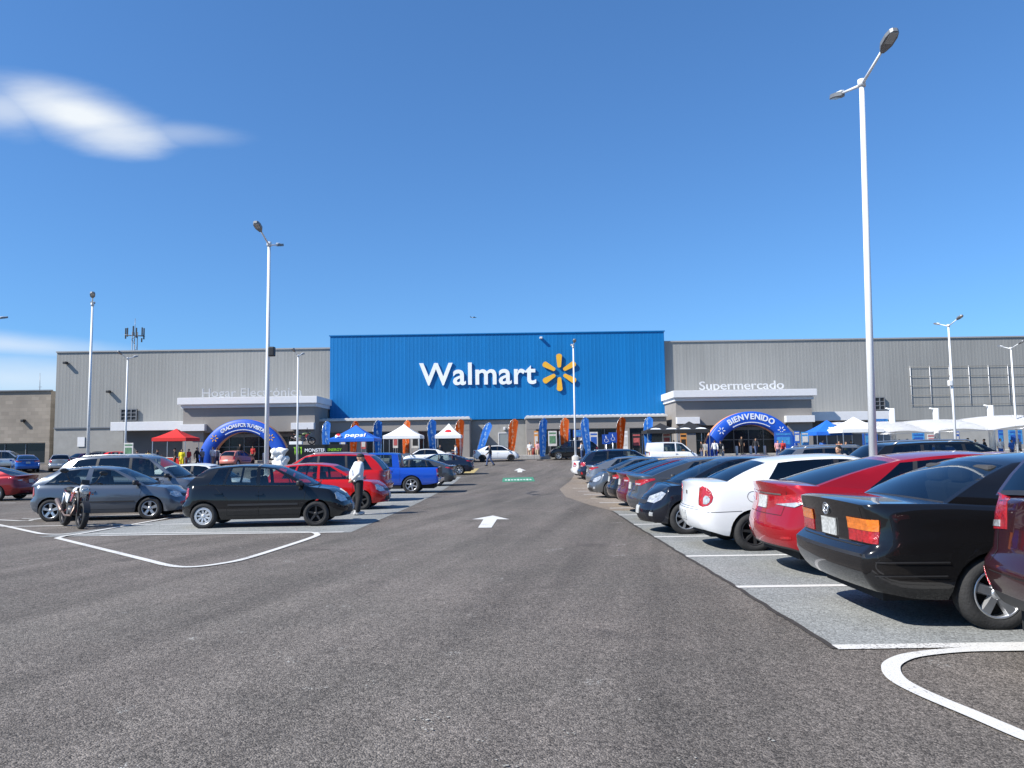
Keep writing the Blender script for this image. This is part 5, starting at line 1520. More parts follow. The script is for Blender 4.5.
# ------------------------------------------------------------------ tents
def make_tent(px, Y, w, ze, zp, m, label, logo=None, d=None, valance=.28):
    p = at(px, 450, Y); g0 = gz(Y); d = d or w
    r = empty('canopy_tent', (p.x, Y, g0)); tag(r, label, 'tent', 'canopy tents at the store front')
    ze -= g0; zp -= g0; bm = bmesh.new(); n = 6; hw, hd = w / 2, d / 2
    rings = []
    for i in range(n + 1):
        t = i / n; k = 1 - t; z = ze + (zp - ze) * (t ** 1.25)
        rings.append([bm.verts.new((sx * hw * k if k > 0 else sx * .02, sy * hd * k if k > 0 else sy * .02, z)) for sx, sy in ((-1, -1), (1, -1), (1, 1), (-1, 1))])
    lo = [bm.verts.new((sx * hw, sy * hd, ze - valance)) for sx, sy in ((-1, -1), (1, -1), (1, 1), (-1, 1))]
    rings = [lo] + rings
    for A, B in zip(rings, rings[1:]):
        for k in range(4): bm.faces.new((A[k], A[(k + 1) % 4], B[(k + 1) % 4], B[k]))
    bm.faces.new(rings[-1])
    obj('canopy', bm, m, r)
    for sx in (-1, 1):
        for sy in (-1, 1):
            bm = bmesh.new(); box(bm, (sx * (hw - .06), sy * (hd - .06), (ze - .02) / 2), (.05, .05, ze - .02)); obj('leg', bm, M_alloy(), r)
    if logo:
        ang = math.atan2(zp - ze, hd)
        bm = text_bm(logo[0], logo[1], .03, .012); col = logo[2]
        bmesh.ops.rotate(bm, verts=bm.verts, cent=(0, 0, 0), matrix=Matrix.Rotation(-(PI / 2 - ang), 3, 'X'))
        t = logo[3] if len(logo) > 3 else .22
        k = 1 - t; z = ze + (zp - ze) * (t ** 1.25)
        bmesh.ops.translate(bm, verts=bm.verts, vec=(logo[4] if len(logo) > 4 else 0, -hd * k - .06, z + .03)); obj('lettering', bm, col, r)
    return r
tm = lambda n_, c: mat('tent_' + n_, c, .7, var=.05)
white_t, blue_t, red_t, black_t = tm('white', (.76, .76, .75)), tm('blue', (.010, .13, .60)), tm('red', (.62, .018, .014)), tm('black', (.02, .02, .022))
make_tent(176, 66, 2.9, 2.62, 3.42, red_t, 'bright red canopy tent with white lettering at the far left', ('TELCEL' if False else 'JUMBO' if False else 'coca', .62, letter_white, .18, -.4) if False else None)
t = make_tent(356, 66, 3.8, 2.35, 3.5, blue_t, 'blue canopy tent with a white soft drink name at the left awning', ('pepsi', .85, letter_white, .14, .25))
bm = bmesh.new(); lathe(bm, [(.001, 0), (.26, 0), (.26, .03), (.001, .03)], 'y', 20, mi=0)
for f in bm.faces:
    c = f.calc_center_median(); f.material_index = 0 if c.z > .09 else (2 if c.z < -.09 else 1)
o = obj('round_logo', bm, [mat('logo_red', (.6, .02, .03), .5), letter_white, mat('logo_blue', (.01, .06, .4), .5)], t); o.location = (-1.15, -1.74, 2.52); o.rotation_euler = (-.5, 0, 0)
make_tent(404, 67, 3.2, 2.55, 3.55, white_t, 'larger white canopy tent in front of the left awning')
t = make_tent(449, 68.5, 2.3, 2.55, 3.6, white_t, 'smaller white canopy tent with a red round mark at the left awning end')
bm = bmesh.new(); ball(bm, (0, 0, 0), (.30, .02, .22), 14); o = obj('round_mark', bm, mat('logo_red', (.6, .02, .03), .5), t); o.location = (0, -.72, 2.78); o.rotation_euler = (-.6, 0, 0)
make_tent(828, 64.5, 3.0, 2.3, 3.3, blue_t, 'blue canopy tent beside the welcome arch at the right portico', ('spin', .62, letter_white, .26, .2))
make_tent(855, 62, 3.3, 2.45, 3.45, white_t, 'white canopy tent just left of the white shade sails')
make_tent(690, 69, 3.0, 2.72, 3.5, black_t, 'black canopy tent with pale lettering left of the welcome arch', None)
make_tent(661, 69.5, 3.0, 2.72, 3.4, black_t, 'black canopy tent behind the blue feather flag and the white van', None)
# white swoosh print on the red tent
for o in bpy.data.objects:
    if o.get('label') == 'bright red canopy tent with white lettering at the far left':
        o['label'] = 'bright red canopy tent with a white printed band at the far left'
        bm = bmesh.new(); pts = []
        for k in range(13):
            t = k / 12; pts.append((-.75 + 1.1 * t, .10 * math.sin(t * 6.2) + .10))
        for k in range(12, -1, -1):
            t = k / 12; pts.append((-.75 + 1.1 * t, .10 * math.sin(t * 6.2) - .14))
        prism(bm, [(x, 0, z) for x, z in pts], (0, -.02, 0))
        q = obj('white_print', bm, letter_white, o); q.location = (.1, -1.17, 2.66 - gz(66) + .04); q.rotation_euler = (-1.15, 0, 0)
for o in [o for o in bpy.data.objects if o.get('category') == 'tent' and 'black canopy' in o.get('label', '')]:
    for k in range(2):
        bm = bmesh.new(); prism(bm, [(-.5, 0, -.1), (.5, 0, -.12), (.35, 0, .06), (.0, 0, .14), (-.35, 0, .04)], (0, -.02, 0)); q = obj('white_print', bm, letter_white, o); q.location = (-.7 + 1.4 * k, -1.36, 2.72); q.rotation_euler = (-1.05, 0, 0)
tag([o for o in bpy.data.objects if o.get('label', '').startswith('black canopy tent with pale')][0], 'black canopy tent with pale prints just left of the welcome arch')

# ------------------------------------------------------------------ shade sails and their columns
sailm = mat('sail_membrane', (.80, .80, .79), .6, var=.03)
colxs = [(894, 64, 4.2), (938, 64, 4.15), (993, 61, 4.2), (1052, 58, 4.2)]
cols = [(at(px, 450, Y).x, Y, zt) for px, Y, zt in colxs]
for i, (x, Y, zt) in enumerate(cols):
    r = empty('shade_column', (x, Y, gz(Y))); tag(r, ['thick white column behind the left end of the shade sails', 'thick white column at the middle of the shade sails', 'thick white column near the right picture edge rising above the shade sails', 'thick white shade column just beyond the right picture edge'][i], 'column', 'white columns of the shade sails')
    bm = bmesh.new(); cyl(bm, (0, 0, 0), (0, 0, zt - gz(Y)), .24, .22, 20); obj('shaft', bm, sailm, r)
    bm = bmesh.new(); tube(bm, [(0, 0, zt - gz(Y) - .12), (-.55, -.1, zt - gz(Y) + .02)], [.10, .05], 10); obj('bracket', bm, sailm, r)
fronts = [at(852, 433.5, 60.5), at(880, 434.5, 60.3), at(928, 432.5, 60), at(990, 430.5, 58), at(1060, 426, 55)]
labs = ['white shade sail panel at the left end beside the white tent', 'white shade sail panel between the tall lamp post and middle column', 'white shade sail panel between the middle and right columns', 'white shade sail panel running out of the right picture edge']
for i, (A, B) in enumerate(zip(fronts, fronts[1:])):
    c = (A + B) / 2; r = empty('shade_sail', (c.x, c.y, c.z)); tag(r, labs[i], 'shade sail', 'white shade sails')
    bm = bmesh.new(); nx, ny = 10, 8; R = []
    for iy in range(ny + 1):
        v = iy / ny; row = []
        for ix in range(nx + 1):
            u = ix / nx; p = A.lerp(B, u); sag = .22 * math.sin(PI * u) * (1 - v)
            z = p.z + sag + 0.98 * v ** .75 + .10 * math.sin(PI * u) * v; row.append(bm.verts.new((p.x - c.x + .35 * v * (0), p.y - c.y + 4.2 * v, z - c.z)))
        R.append(row)
    for a_, b_ in zip(R, R[1:]):
        for k in range(nx): f = bm.faces.new((a_[k], a_[k + 1], b_[k + 1], b_[k])); f.smooth = True
    bmesh.ops.solidify(bm, geom=bm.faces[:], thickness=.02)
    obj('membrane', bm, sailm, r)
    bm = bmesh.new(); tube(bm, [A - c + Vector((0, -.02, .02)), B - c + Vector((0, -.02, .02))], .02, 6); obj('edge_cable', bm, M_alloy(), r)

# ------------------------------------------------------------------ bollards, signs, boards, booths
bol0 = None
for px, Y, lab in [(190, 71.5, 'bollards'), (205.5, 71.5, 'b'), (220, 71.5, 'b'), (242, 71.5, 'b'), (264, 71.5, 'b'), (723, 71.5, 'r'), (737, 71.5, 'r'), (751, 71.5, 'r'), (765, 71.5, 'r')]:
    p = at(px, 455, Y)
    if bol0 is None:
        bm = bmesh.new(); lathe(bm, [(.001, 0), (.12, 0), (.12, .95), (.10, 1.0), (.001, 1.02)], 'z', 16); bol0 = obj('bollard', bm, M_white()); o = bol0
    else: o = bol0.copy(); COL.objects.link(o)
    o.location = (p.x, Y, gz(Y))
    tag(o, 'white concrete bollard standing before the left inflatable arch' if px < 400 else 'white concrete bollard standing before the right inflatable arch', 'bollard', 'bollards before the left arch' if px < 400 else 'bollards before the right arch')
sign_blue = mat('sign_blue', (.012, .06, .32), .45, var=.04)
def parking_sign(px0, px1, py0, py1, Y, label, white=True):
    a, b = at(px0, py0, Y), at(px1, py1, Y); g0 = gz(Y); cx = (a.x + b.x) / 2
    r = empty('parking_sign', (cx, Y, g0)); tag(r, label, 'sign', 'blue signs on posts in the right row')
    bm = bmesh.new(); cyl(bm, (0, .03, 0), (0, .03, a.z - g0 - .02), .028, .028, 10); obj('post', bm, M_alloy(), r)
    w, h = b.x - a.x, a.z - b.z; z = (a.z + b.z) / 2 - g0
    bm = bmesh.new(); box(bm, (0, 0, z), (w, .012, h), bev=.004); p = obj('panel', bm, sign_blue, r)
    bm = bmesh.new()                                    # wheelchair user pictogram
    y = -.012; u = h / 2
    cyl(bm, (-.02, y - .004, z + .62 * u), (-.02, y + .004, z + .62 * u), .028, .028, 12)
    tube(bm, [(-.02, y, z + .5 * u), (.0, y, z + .05 * u), (.09, y, z + .02 * u), (.13, y, z - .5 * u), (.17, y, z - .5 * u)], .012, 6)
    tube(bm, [(-.01, y, z + .28 * u), (.07, y, z + .26 * u)], .010, 6)
    tube(bm, [(.07 + .10 * math.cos(t) - .07, y, z - .30 * u + .10 * math.sin(t)) for t in [2.2 + 3.6 * k / 10 for k in range(11)]], .010, 6)
    obj('pictogram', bm, letter_white, p)
    return r
parking_sign(602, 610.5, 434.5, 444, 43.3, 'blue square sign on a steel post, nearer of two in the right row')
parking_sign(608.5, 617, 432.5, 442.5, 48.4, 'blue square sign on a steel post, farther of two in the right row')
def board(px0, px1, py0, py1, Y, mats, label, cat='poster board', group=None, feet=True, name='poster_board'):
    a, b = at(px0, py0, Y), at(px1, py1, Y); g0 = gz(Y) if Y < 73 else .45
    r = empty(name, ((a.x + b.x) / 2, Y, g0)); tag(r, label, cat, group)
    w = b.x - a.x; z1, z0 = a.z - g0, max(b.z - g0, .15); bm = bmesh.new(); box(bm, (0, 0, (z0 + z1) / 2), (w, .04, z1 - z0), bev=.006); p = obj('panel', bm, mats[0], r)
    if len(mats) > 1:
        bm = bmesh.new(); box(bm, (0, -.026, lerp(z0, z1, .42)), (w * .72, .01, (z1 - z0) * .5)); box(bm, (0, -.026, lerp(z0, z1, .85)), (w * .8, .01, (z1 - z0) * .1)); obj('print', bm, mats[1], p)
    if feet:
        for s in (-1, 1):
            bm = bmesh.new(); cyl(bm, (s * w * .4, .05, 0), (s * w * .4, .05, z1 * .9), .02, .02, 8); obj('leg', bm, M_alloy(), r)
    return r
pink = mat('poster_red', (.45, .10, .10), .6, var=.4, scale=6); skyb = mat('poster_blue', (.05, .25, .55), .6, var=.4, scale=6); pale = mat('poster_pale', (.60, .58, .55), .6, var=.2, scale=6); green = mat('poster_green', (.10, .22, .12), .6, var=.5, scale=5); oran = mat('poster_orange', (.62, .26, .06), .6, var=.2, scale=4)
royal = mat('booth_blue', (.02, .10, .42), .55, var=.15, scale=4)
board(124, 133, 443, 457, 57.4, (pale, green), 'pale poster board with a green picture at a lamp post foot')
board(662.5, 671, 433, 447, 71, (pale, pink), 'white poster board with a reddish picture under the black tents')
board(680, 687, 433, 452, 72.4, (oran, M_trim()), 'orange framed panel under the black tent beside the welcome arch')
board(548, 557, 431, 446, 72.6, (pale, green), 'pale framed poster board beside the bright blue flag under the right awning')
board(534, 538.5, 431, 447, 73.0, (oran, pale), 'narrow orange panel at the left end of the right awning')
board(573, 582, 430, 437, 72.4, (royal, skyb), 'blue banner panel beside the lamp post under the right awning')
board(559, 566, 431, 446, 72.8, (pale, royal), 'pale and blue panel behind the orange flag under the right awning')
board(794, 800, 431, 443, 63, (royal, pale), 'blue booth panel with a white mark right of the welcome arch')
board(801, 809, 432, 445, 63.5, (skyb, pale), 'pale blue banner hung beside the blue tent')
board(774, 793, 432, 447, 68, (royal, skyb), 'wide blue inflatable backdrop at the right foot of the welcome arch')
board(862, 878, 431, 445, 66, (royal, skyb), 'blue display board under the white tent by the shade sails')
board(912, 925, 433, 446, 67, (skyb, royal), 'pair of bright blue banners under the shade sails left of the middle column')
board(953.5, 960, 431, 447, 64, (royal, pale), 'narrow blue banner under the shade sails right of the middle column')
board(998, 1004, 430, 446, 63, (royal, skyb), 'narrow blue banner just right of the right shade column')
board(1008, 1023, 430, 444, 62.5, (skyb, royal), 'wide bright blue board at the right picture edge under the sails')
board(927, 936, 434, 447, 70, (pale, pink), 'grey and pink product board beside the middle shade column')
board(870, 888, 419, 424.5, 73, (skyb, royal), 'blue banner hung below the right flat canopy', feet=False)
board(589.5, 598, 432, 447, 72.8, (pale, royal), 'pale shelf board with a blue print left of the blue parking signs')
board(622, 628, 431, 449, 72.6, (white_t, pale), 'tall white banner panel right of the orange flag behind the parking signs')
board(632, 641, 433, 448, 73.2, (M_trim(), pink), 'dark display board with a reddish print left of the last blue flag')
board(393, 398, 433, 448, 69.5, (pale, pink), 'narrow pale rack at the left side of the larger white tent')
board(411.5, 419, 434, 448, 69.6, (pale, M_trim()), 'pale framed rack at the right side of the larger white tent')
board(340, 346, 437, 448, 68.6, (royal, pale), 'small blue panel under the blue soft drink tent')
board(361, 366, 436, 449, 68.8, (pink, pale), 'red banner panel under the right half of the blue soft drink tent')
board(566.8, 570.5, 429, 446, 73.0, (royal, skyb), 'slim blue panel just left of the lamp post under the right awning')
def counter(px, Y, w, col, label):
    p = at(px, 455, Y); r = empty('display_table', (p.x, Y, gz(Y) if Y < 73 else .45)); tag(r, label, 'table', 'display tables at the store front')
    bm = bmesh.new(); box(bm, (0, 0, .90), (w, .7, .05), bev=.01); obj('tabletop', bm, M_white(), r)
    bm = bmesh.new(); box(bm, (0, -.34, .44), (w - .04, .02, .86)); box(bm, (-w / 2 + .03, 0, .44), (.02, .64, .86)); box(bm, (w / 2 - .03, 0, .44), (.02, .64, .86)); obj('skirt', bm, col, r)
counter(533.5, 73.6, 1.1, mat('skirt_red', (.35, .06, .05), .8, var=.2), 'red skirted display table at the left end of the right awning')
counter(404, 67.5, 2.4, white_t, 'white skirted table under the larger white tent')
counter(449, 69, 1.6, red_t, 'red skirted table under the smaller white tent')
counter(828, 65, 2.2, blue_t, 'blue skirted table under the blue tent by the welcome arch')
counter(948, 66, 2.4, blue_t, 'blue skirted table under the shade sails')
counter(175, 66.5, 2.2, red_t, 'red skirted table under the red tent')
counter(356, 66.8, 2.4, blue_t, 'blue skirted table under the blue tent at the left awning')
# beige low kerb blocks by the crossing
for px, lab in ((524, 'low pale kerb block left of the bright blue flag'), (545, 'low pale kerb block beside the black suv at the store front')):
    p = at(px, 458, 72.6); bm = bmesh.new(); box(bm, (p.x, 72.6, gz(72.6) + .2), (2.0, .6, .42), bev=.05); o = obj('kerb_block', bm, kerbm); tag(o, lab, 'kerb block', 'kerb blocks at the store front')

# promo trailer: black, with green claw marks, a dirt bike on its roof
Y = 60.0; p0, p1 = at(291, 445, Y), at(345, 445, Y); g0 = gz(Y); cx = (p0.x + p1.x) / 2; w = p1.x - p0.x; h = p0.z - g0
r = empty('promotion_trailer', (cx, Y, g0)); tag(r, 'black energy drink promotion trailer with green claw marks behind the red suv', 'trailer')
bm = bmesh.new(); prism(bm, [(-w / 2, -1, .45), (w / 2, -1, .45), (w / 2, -1, h), (-w / 2 + .25, -1, h), (-w / 2 - .45, -1, h - .55), (-w / 2 - .55, -1, .6)], (0, 2.0, 0)); obj('body', bm, mat('trailer_black', (.010, .010, .011), .35, var=.1), r)
for sx in (-1, 1):
    for sy in (-1, 1): make_wheel(r, 'wheel', (sx * w * .28, sy * .85, .36), .36, spokes=6, side=sy)
bm = bmesh.new(); claw = mat('claw_green', (.25, .55, .02), .5, var=.1)
for k, (dx, top, bot) in enumerate(((-.24, .32, -.30), (0, .36, -.40), (.24, .32, -.28))):
    x = -w / 2 + .85 + dx; z = h - .50
    prism(bm, [(x - .13, -1.0, z + top), (x + .05, -1.0, z + top + .02), (x + .03, -1.0, z + .1), (x + .06, -1.0, z - .05), (x, -1.0, z + bot), (x - .05, -1.0, z - .02), (x - .02, -1.0, z + .16)], (0, -.02, 0))
obj('claw_logo', bm, claw, r)
bm = text_bm('MONSTER', .36, .02, .006, 'LEFT'); bmesh.ops.translate(bm, verts=bm.verts, vec=(-w / 2 + 1.35, -1.01, h - .55)); obj('lettering', bm, letter_white, r)
bm = text_bm('ENERGY', .30, .02, .003, 'LEFT'); bmesh.ops.translate(bm, verts=bm.verts, vec=(-w / 2 + 3.1, -1.01, h - .52)); obj('lettering', bm, claw, r)
bm = bmesh.new(); box(bm, (-w / 2 + .6, -.7, h + .14), (1.0, .3, .24), bev=.03); obj('roof_panel', bm, M_white(), r)
TR = (cx, Y, g0 + h)
# crumpled white bundle
p = at(279, 452, 58); r = empty('inflatable_bundle', (p.x, 58, gz(58))); tag(r, 'crumpled white half inflated figure between a lamp post and the black trailer', 'inflatable')
bm = bmesh.new()
for c, s in (((0, 0, .5), (.55, .5, .55)), ((.05, 0, 1.1), (.42, .4, .45)), ((-.1, -.1, 1.55), (.48, .38, .36)), ((.35, -.1, 1.62), (.34, .3, .28)), ((-.4, 0, 1.3), (.25, .25, .3)), ((.5, 0, .9), (.25, .25, .4))): ball(bm, c, s, 16)
for v in bm.verts: v.co += Vector((math.sin(v.co.z * 9 + v.co.x * 7), math.cos(v.co.x * 8), math.sin(v.co.x * 11))) * .07
fused('fabric', bm, white_t, r, .035, 1)

# ------------------------------------------------------------------ vehicles in place
PROTO = {}
def place(kind, x, y, deg, label, cat, col=None, group='cars parked in the lot', z=None):
    if kind not in PROTO:
        r_ = {'old_sedan': old_sedan, 'big_sedan': lambda: big_sedan()[0] if isinstance(big_sedan, tuple) else big_sedan(), 'compact_sedan': compact_sedan, 'mid_sedan': mid_sedan, 'hatch5': hatch5, 'hatch3': hatch3, 'city': city_hatch, 'suv': suv, 'pickup': pickup, 'van': small_van}[kind]()
        bv = None
        if isinstance(r_, tuple): r_, bv = r_
        PROTO[kind] = (r_, bv); o = r_; fresh = True
    else: o = copy_tree(PROTO[kind][0]); fresh = False
    if col:
        pm = paint(*col)
        def setp(q):
            if q.type == 'MESH':
                for ms in q.material_slots:
                    if ms.material and ms.material.name.startswith('paint_'): ms.link = 'OBJECT'; ms.material = pm
            for c in q.children: setp(c)
        setp(o)
    o.location = (x, y, gz(y) if z is None else z); o.rotation_euler = (0, 0, math.radians(deg))
    tag(o, label, cat, group); return o
RED = ('bright_red', (.50, .008, .008), .1, .25); SILVER = ('silver', (.45, .46, .47), .7, .3); WHITE = ('white', (.74, .75, .76), 0, .3); BLACK = ('black', (.007, .0075, .009), 0, .25); NAVY = ('navy', (.010, .016, .035), .3, .28)
GREY = ('mid_grey', (.13, .14, .15), .6, .32); DGREY = ('graphite', (.075, .08, .088), .5, .3); BURG = ('wine', (.13, .012, .022), .4, .28); BLUE = ('blue', (.015, .10, .38), .3, .3); SALMON = ('salmon', (.55, .20, .16), .1, .35); SUVGREY = ('suv_silver', (.20, .205, .215), .6, .3)
RR = 'cars in the right-hand row along the lane'; LR = 'cars in the left-hand row along the lane'; R2 = 'cars in the second row on the right'; FL_ = 'cars far off by the left buildings'; L2 = 'cars in the second row on the left'
place('suv', 5.62, 4.60, 0, 'burgundy suv cut off by the right picture edge', 'suv', None, RR)
place('old_sedan', 5.12, 7.05, 0, 'old boxy black sedan with amber over red tail lamps', 'sedan', None, RR)
place('big_sedan', 5.56, 9.75, 0, 'glossy red sedan parked between the black sedan and white sedan', 'sedan', None, RR)
place('compact_sedan', 4.93, 12.45, 0, 'white sedan with tall red and white tail lamps', 'sedan', None, RR)
place('city', 4.46, 15.15, 180, 'navy black hatchback parked nose out beside the white sedan', 'hatchback', None, RR)
place('mid_sedan', 5.0, 17.9, 0, 'dark grey sedan behind the navy hatchback in the right row', 'sedan', DGREY, RR)
place('mid_sedan', 5.13, 20.6, 0, 'wine red sedan squeezed beside the dark grey sedan', 'sedan', BURG, RR)
o = place('mid_sedan', 5.2, 23.4, 0, 'black sedan with a yellow roof in the right row', 'taxi', BLACK, RR)
bv = PROTO['mid_sedan'][1]
bm = bmesh.new(); G_ = []
for i in range(9):
    row = []
    for j in range(9):
        hx, hy = lerp(-.84, .36, i / 8), lerp(-.56, .56, j / 8); hit = bv.ray_cast(Vector((hx, hy, 4)), Vector((0, 0, -1)))[0]; row.append(bm.verts.new(hit + Vector((0, 0, .006))))
    G_.append(row)
for a_, b_ in zip(G_, G_[1:]):
    for k in range(8): f = bm.faces.new((a_[k], a_[k + 1], b_[k + 1], b_[k])); f.smooth = True
obj('roof_panel', bm, paint('yellow', (.62, .40, .03), 0, .3), o)
place('city', 4.75, 28.0, 180, 'dark grey hatchback parked nose out in the right row before a gap', 'hatchback', GREY, RR)
place('mid_sedan', 5.75, 36, 0, 'silver grey sedan beside the blue signs', 'sedan', ('silver_grey', (.24, .25, .26), .6, .3), RR)
place('suv', 5.85, 40.5, 0, 'dark suv beyond the silver grey sedan', 'suv', NAVY, RR)
place('compact_sedan', 5.65, 46, 0, 'white sedan last in the right-hand row', 'sedan', WHITE, RR)
place('suv', 5.6, 71.2, 178, 'black suv standing at the store front below the orange flag', 'suv', BLACK, 'cars at the store front')
# second row on the right
place('mid_sedan', 9.75, 13.0, 0, 'silver sedan whose roof shows past the black sedan at the right edge', 'sedan', SILVER, R2)
place('compact_sedan', 9.95, 15.9, 0, 'red sedan whose roof shows above the black sedan', 'sedan', RED, R2)
place('suv', 10.5, 18.6, 0, 'black suv with silver roof rails behind the red sedan', 'suv', BLACK, R2)
place('suv', 11.2, 26.0, 0, 'grey suv whose side windows show above the white sedan', 'suv', SUVGREY, R2)
place('compact_sedan', 11.5, 31.2, 0, 'white sedan peeping out behind the grey suv', 'sedan', WHITE, R2)
place('mid_sedan', 11.6, 36.4, 0, 'wine red sedan whose roof shows left of the white one in the second row', 'sedan', BURG, R2)
place('van', 12.5, 60, 0, 'small white delivery van beyond the yellow roofed sedan', 'van', None, R2)
# left-hand row
place('hatch5', -5.78, 18.05, 5, 'black five door hatchback with silver rear wheel cover', 'hatchback', None, LR)
place('hatch5', -5.80, 23.7, 0, 'bright red hatchback behind the standing man', 'hatchback', RED, LR)
place('suv', -6.86, 27.9, 180, 'red suv with its tail to the lane beside the blue pickup', 'suv', RED, LR)
place('pickup', -5.95, 33.9, 180, 'cobalt blue pickup truck with its tail to the lane', 'pickup', None, LR)
place('mid_sedan', -5.33, 40.3, 180, 'dark grey sedan just beyond the blue pickup', 'sedan', DGREY, LR)
place('mid_sedan', -5.05, 53.3, 180, 'navy sedan farthest out in the left-hand row', 'sedan', NAVY, LR)
place('compact_sedan', -7.2, 63.5, 180, 'white sedan parked beyond the navy sedan by the white tents', 'sedan', WHITE, LR)
place('compact_sedan', -1.5, 69.8, 2, 'white sedan crossing the end of the lane', 'sedan', WHITE, 'cars at the store front')
place('hatch3', -10.95, 20.9, 8, 'grey blue three door hatchback behind the motorcycle', 'hatchback', None, L2)
place('suv', -11.75, 24.0, 2, 'silver grey suv behind the grey blue hatchback', 'suv', ('suv_blue_grey', (.15, .165, .19), .6, .3), L2)
place('compact_sedan', -11.3, 27.4, 0, 'white sedan whose roof shows behind the black hatchback', 'sedan', WHITE, L2)
place('mid_sedan', -22.75, 32.4, 182, 'dark red sedan at the left picture edge', 'sedan', ('dark_red', (.22, .012, .016), .35, .28), FL_)
place('suv', -43.4, 65, 15, 'silver suv at the far left edge before the low tan building', 'suv', SILVER, FL_)
place('mid_sedan', -40.6, 63.5, 128, 'blue sedan turned away before the low tan building', 'sedan', BLUE, FL_)
place('city', -37.9, 64, 118, 'silver hatchback turned away at the corner of the grey supermarket', 'hatchback', SILVER, FL_)
place('city', -36.6, 66.5, 60, 'dark purple hatchback behind the silver hatchback', 'hatchback', ('purple', (.05, .02, .07), .4, .3), FL_)
place('hatch5', -24.2, 67.0, 80, 'salmon pink hatchback below the left inflatable arch', 'hatchback', SALMON, FL_)
place('hatch5', -35.6, 69.6, 5, 'red hatchback roof beside the pale poster board', 'hatchback', RED, FL_)
place('hatch5', -37.8, 70.6, 0, 'black hatchback roof near the left lamp posts', 'hatchback', BLACK, FL_)

# motorcycle and dirt bike
mw = mat('bike_white', (.66, .66, .66), .3, var=.05, coat=.6)
mt = make_motorcycle(mw); tag(mt, 'white and red motorcycle on its stand in front of the grey blue hatchback', 'motorcycle', 'motorcycles')
mt.location = (-10.37, 18.04, gz(18.04)); mt.rotation_euler = (math.radians(-6), 0, math.radians(-46))
bm = bmesh.new(); tube(bm, [(-.10, .12, .34), (-.16, .30, -.02)], .014, 8); obj('side_stand', bm, M_trim(), mt)
db = copy_tree(mt); db.location = (TR[0] - 1.2, TR[1], TR[2]); db.rotation_euler = (0, 0, math.radians(14))
tag(db, 'black and green dirt bike displayed on the roof of the black trailer', 'motorcycle', 'motorcycles')
def recol(o, frm, to):
    if o.type == 'MESH':
        for k, ms in enumerate(o.material_slots):
            if o.data.materials[k] and o.data.materials[k].name == frm: ms.link = 'OBJECT'; ms.material = to
    for c in o.children: recol(c, frm, to)
recol(db, 'bike_white', mat('bike_green', (.10, .14, .05), .4, var=.1))

# ------------------------------------------------------------------ people
man = make_person('relaxed', cloth('white_shirt', (.70, .72, .75)), cloth('black_trousers', (.012, .012, .014)), cloth('pale_shoe', (.42, .42, .42)), 'cap', .0085)
man.location = (-4.22, 20.85, gz(20.85)); man.rotation_euler = (0, 0, math.radians(-62))
man.scale = (1.10, 1.10, .985)
tag(man, 'man in white long sleeved shirt, black trousers and cap standing before the red hatchback', 'person')
SH = cloth('shirt_base', (.05, .06, .08)); TR_ = cloth('trouser_base', (.03, .035, .05)); SO = cloth('shoe_dark', (.03, .03, .03))
protos = {k: make_person(k, SH, TR_, SO, hk, .014, sl) for k, hk, sl in (('stand', 'hair', 'short'), ('walk', 'hair', 'long'), ('carry', 'cap', 'short'))}
usedp = set()
C_ = dict(dark=(.03, .032, .04), white=(.68, .68, .68), yellow=(.72, .58, .02), red=(.45, .03, .03), blue=(.03, .12, .42), grey=(.25, .25, .26), jean=(.05, .08, .17), black=(.015, .015, .018), pink=(.55, .28, .30), beige=(.42, .34, .24), orange=(.65, .24, .04), teal=(.05, .28, .32))
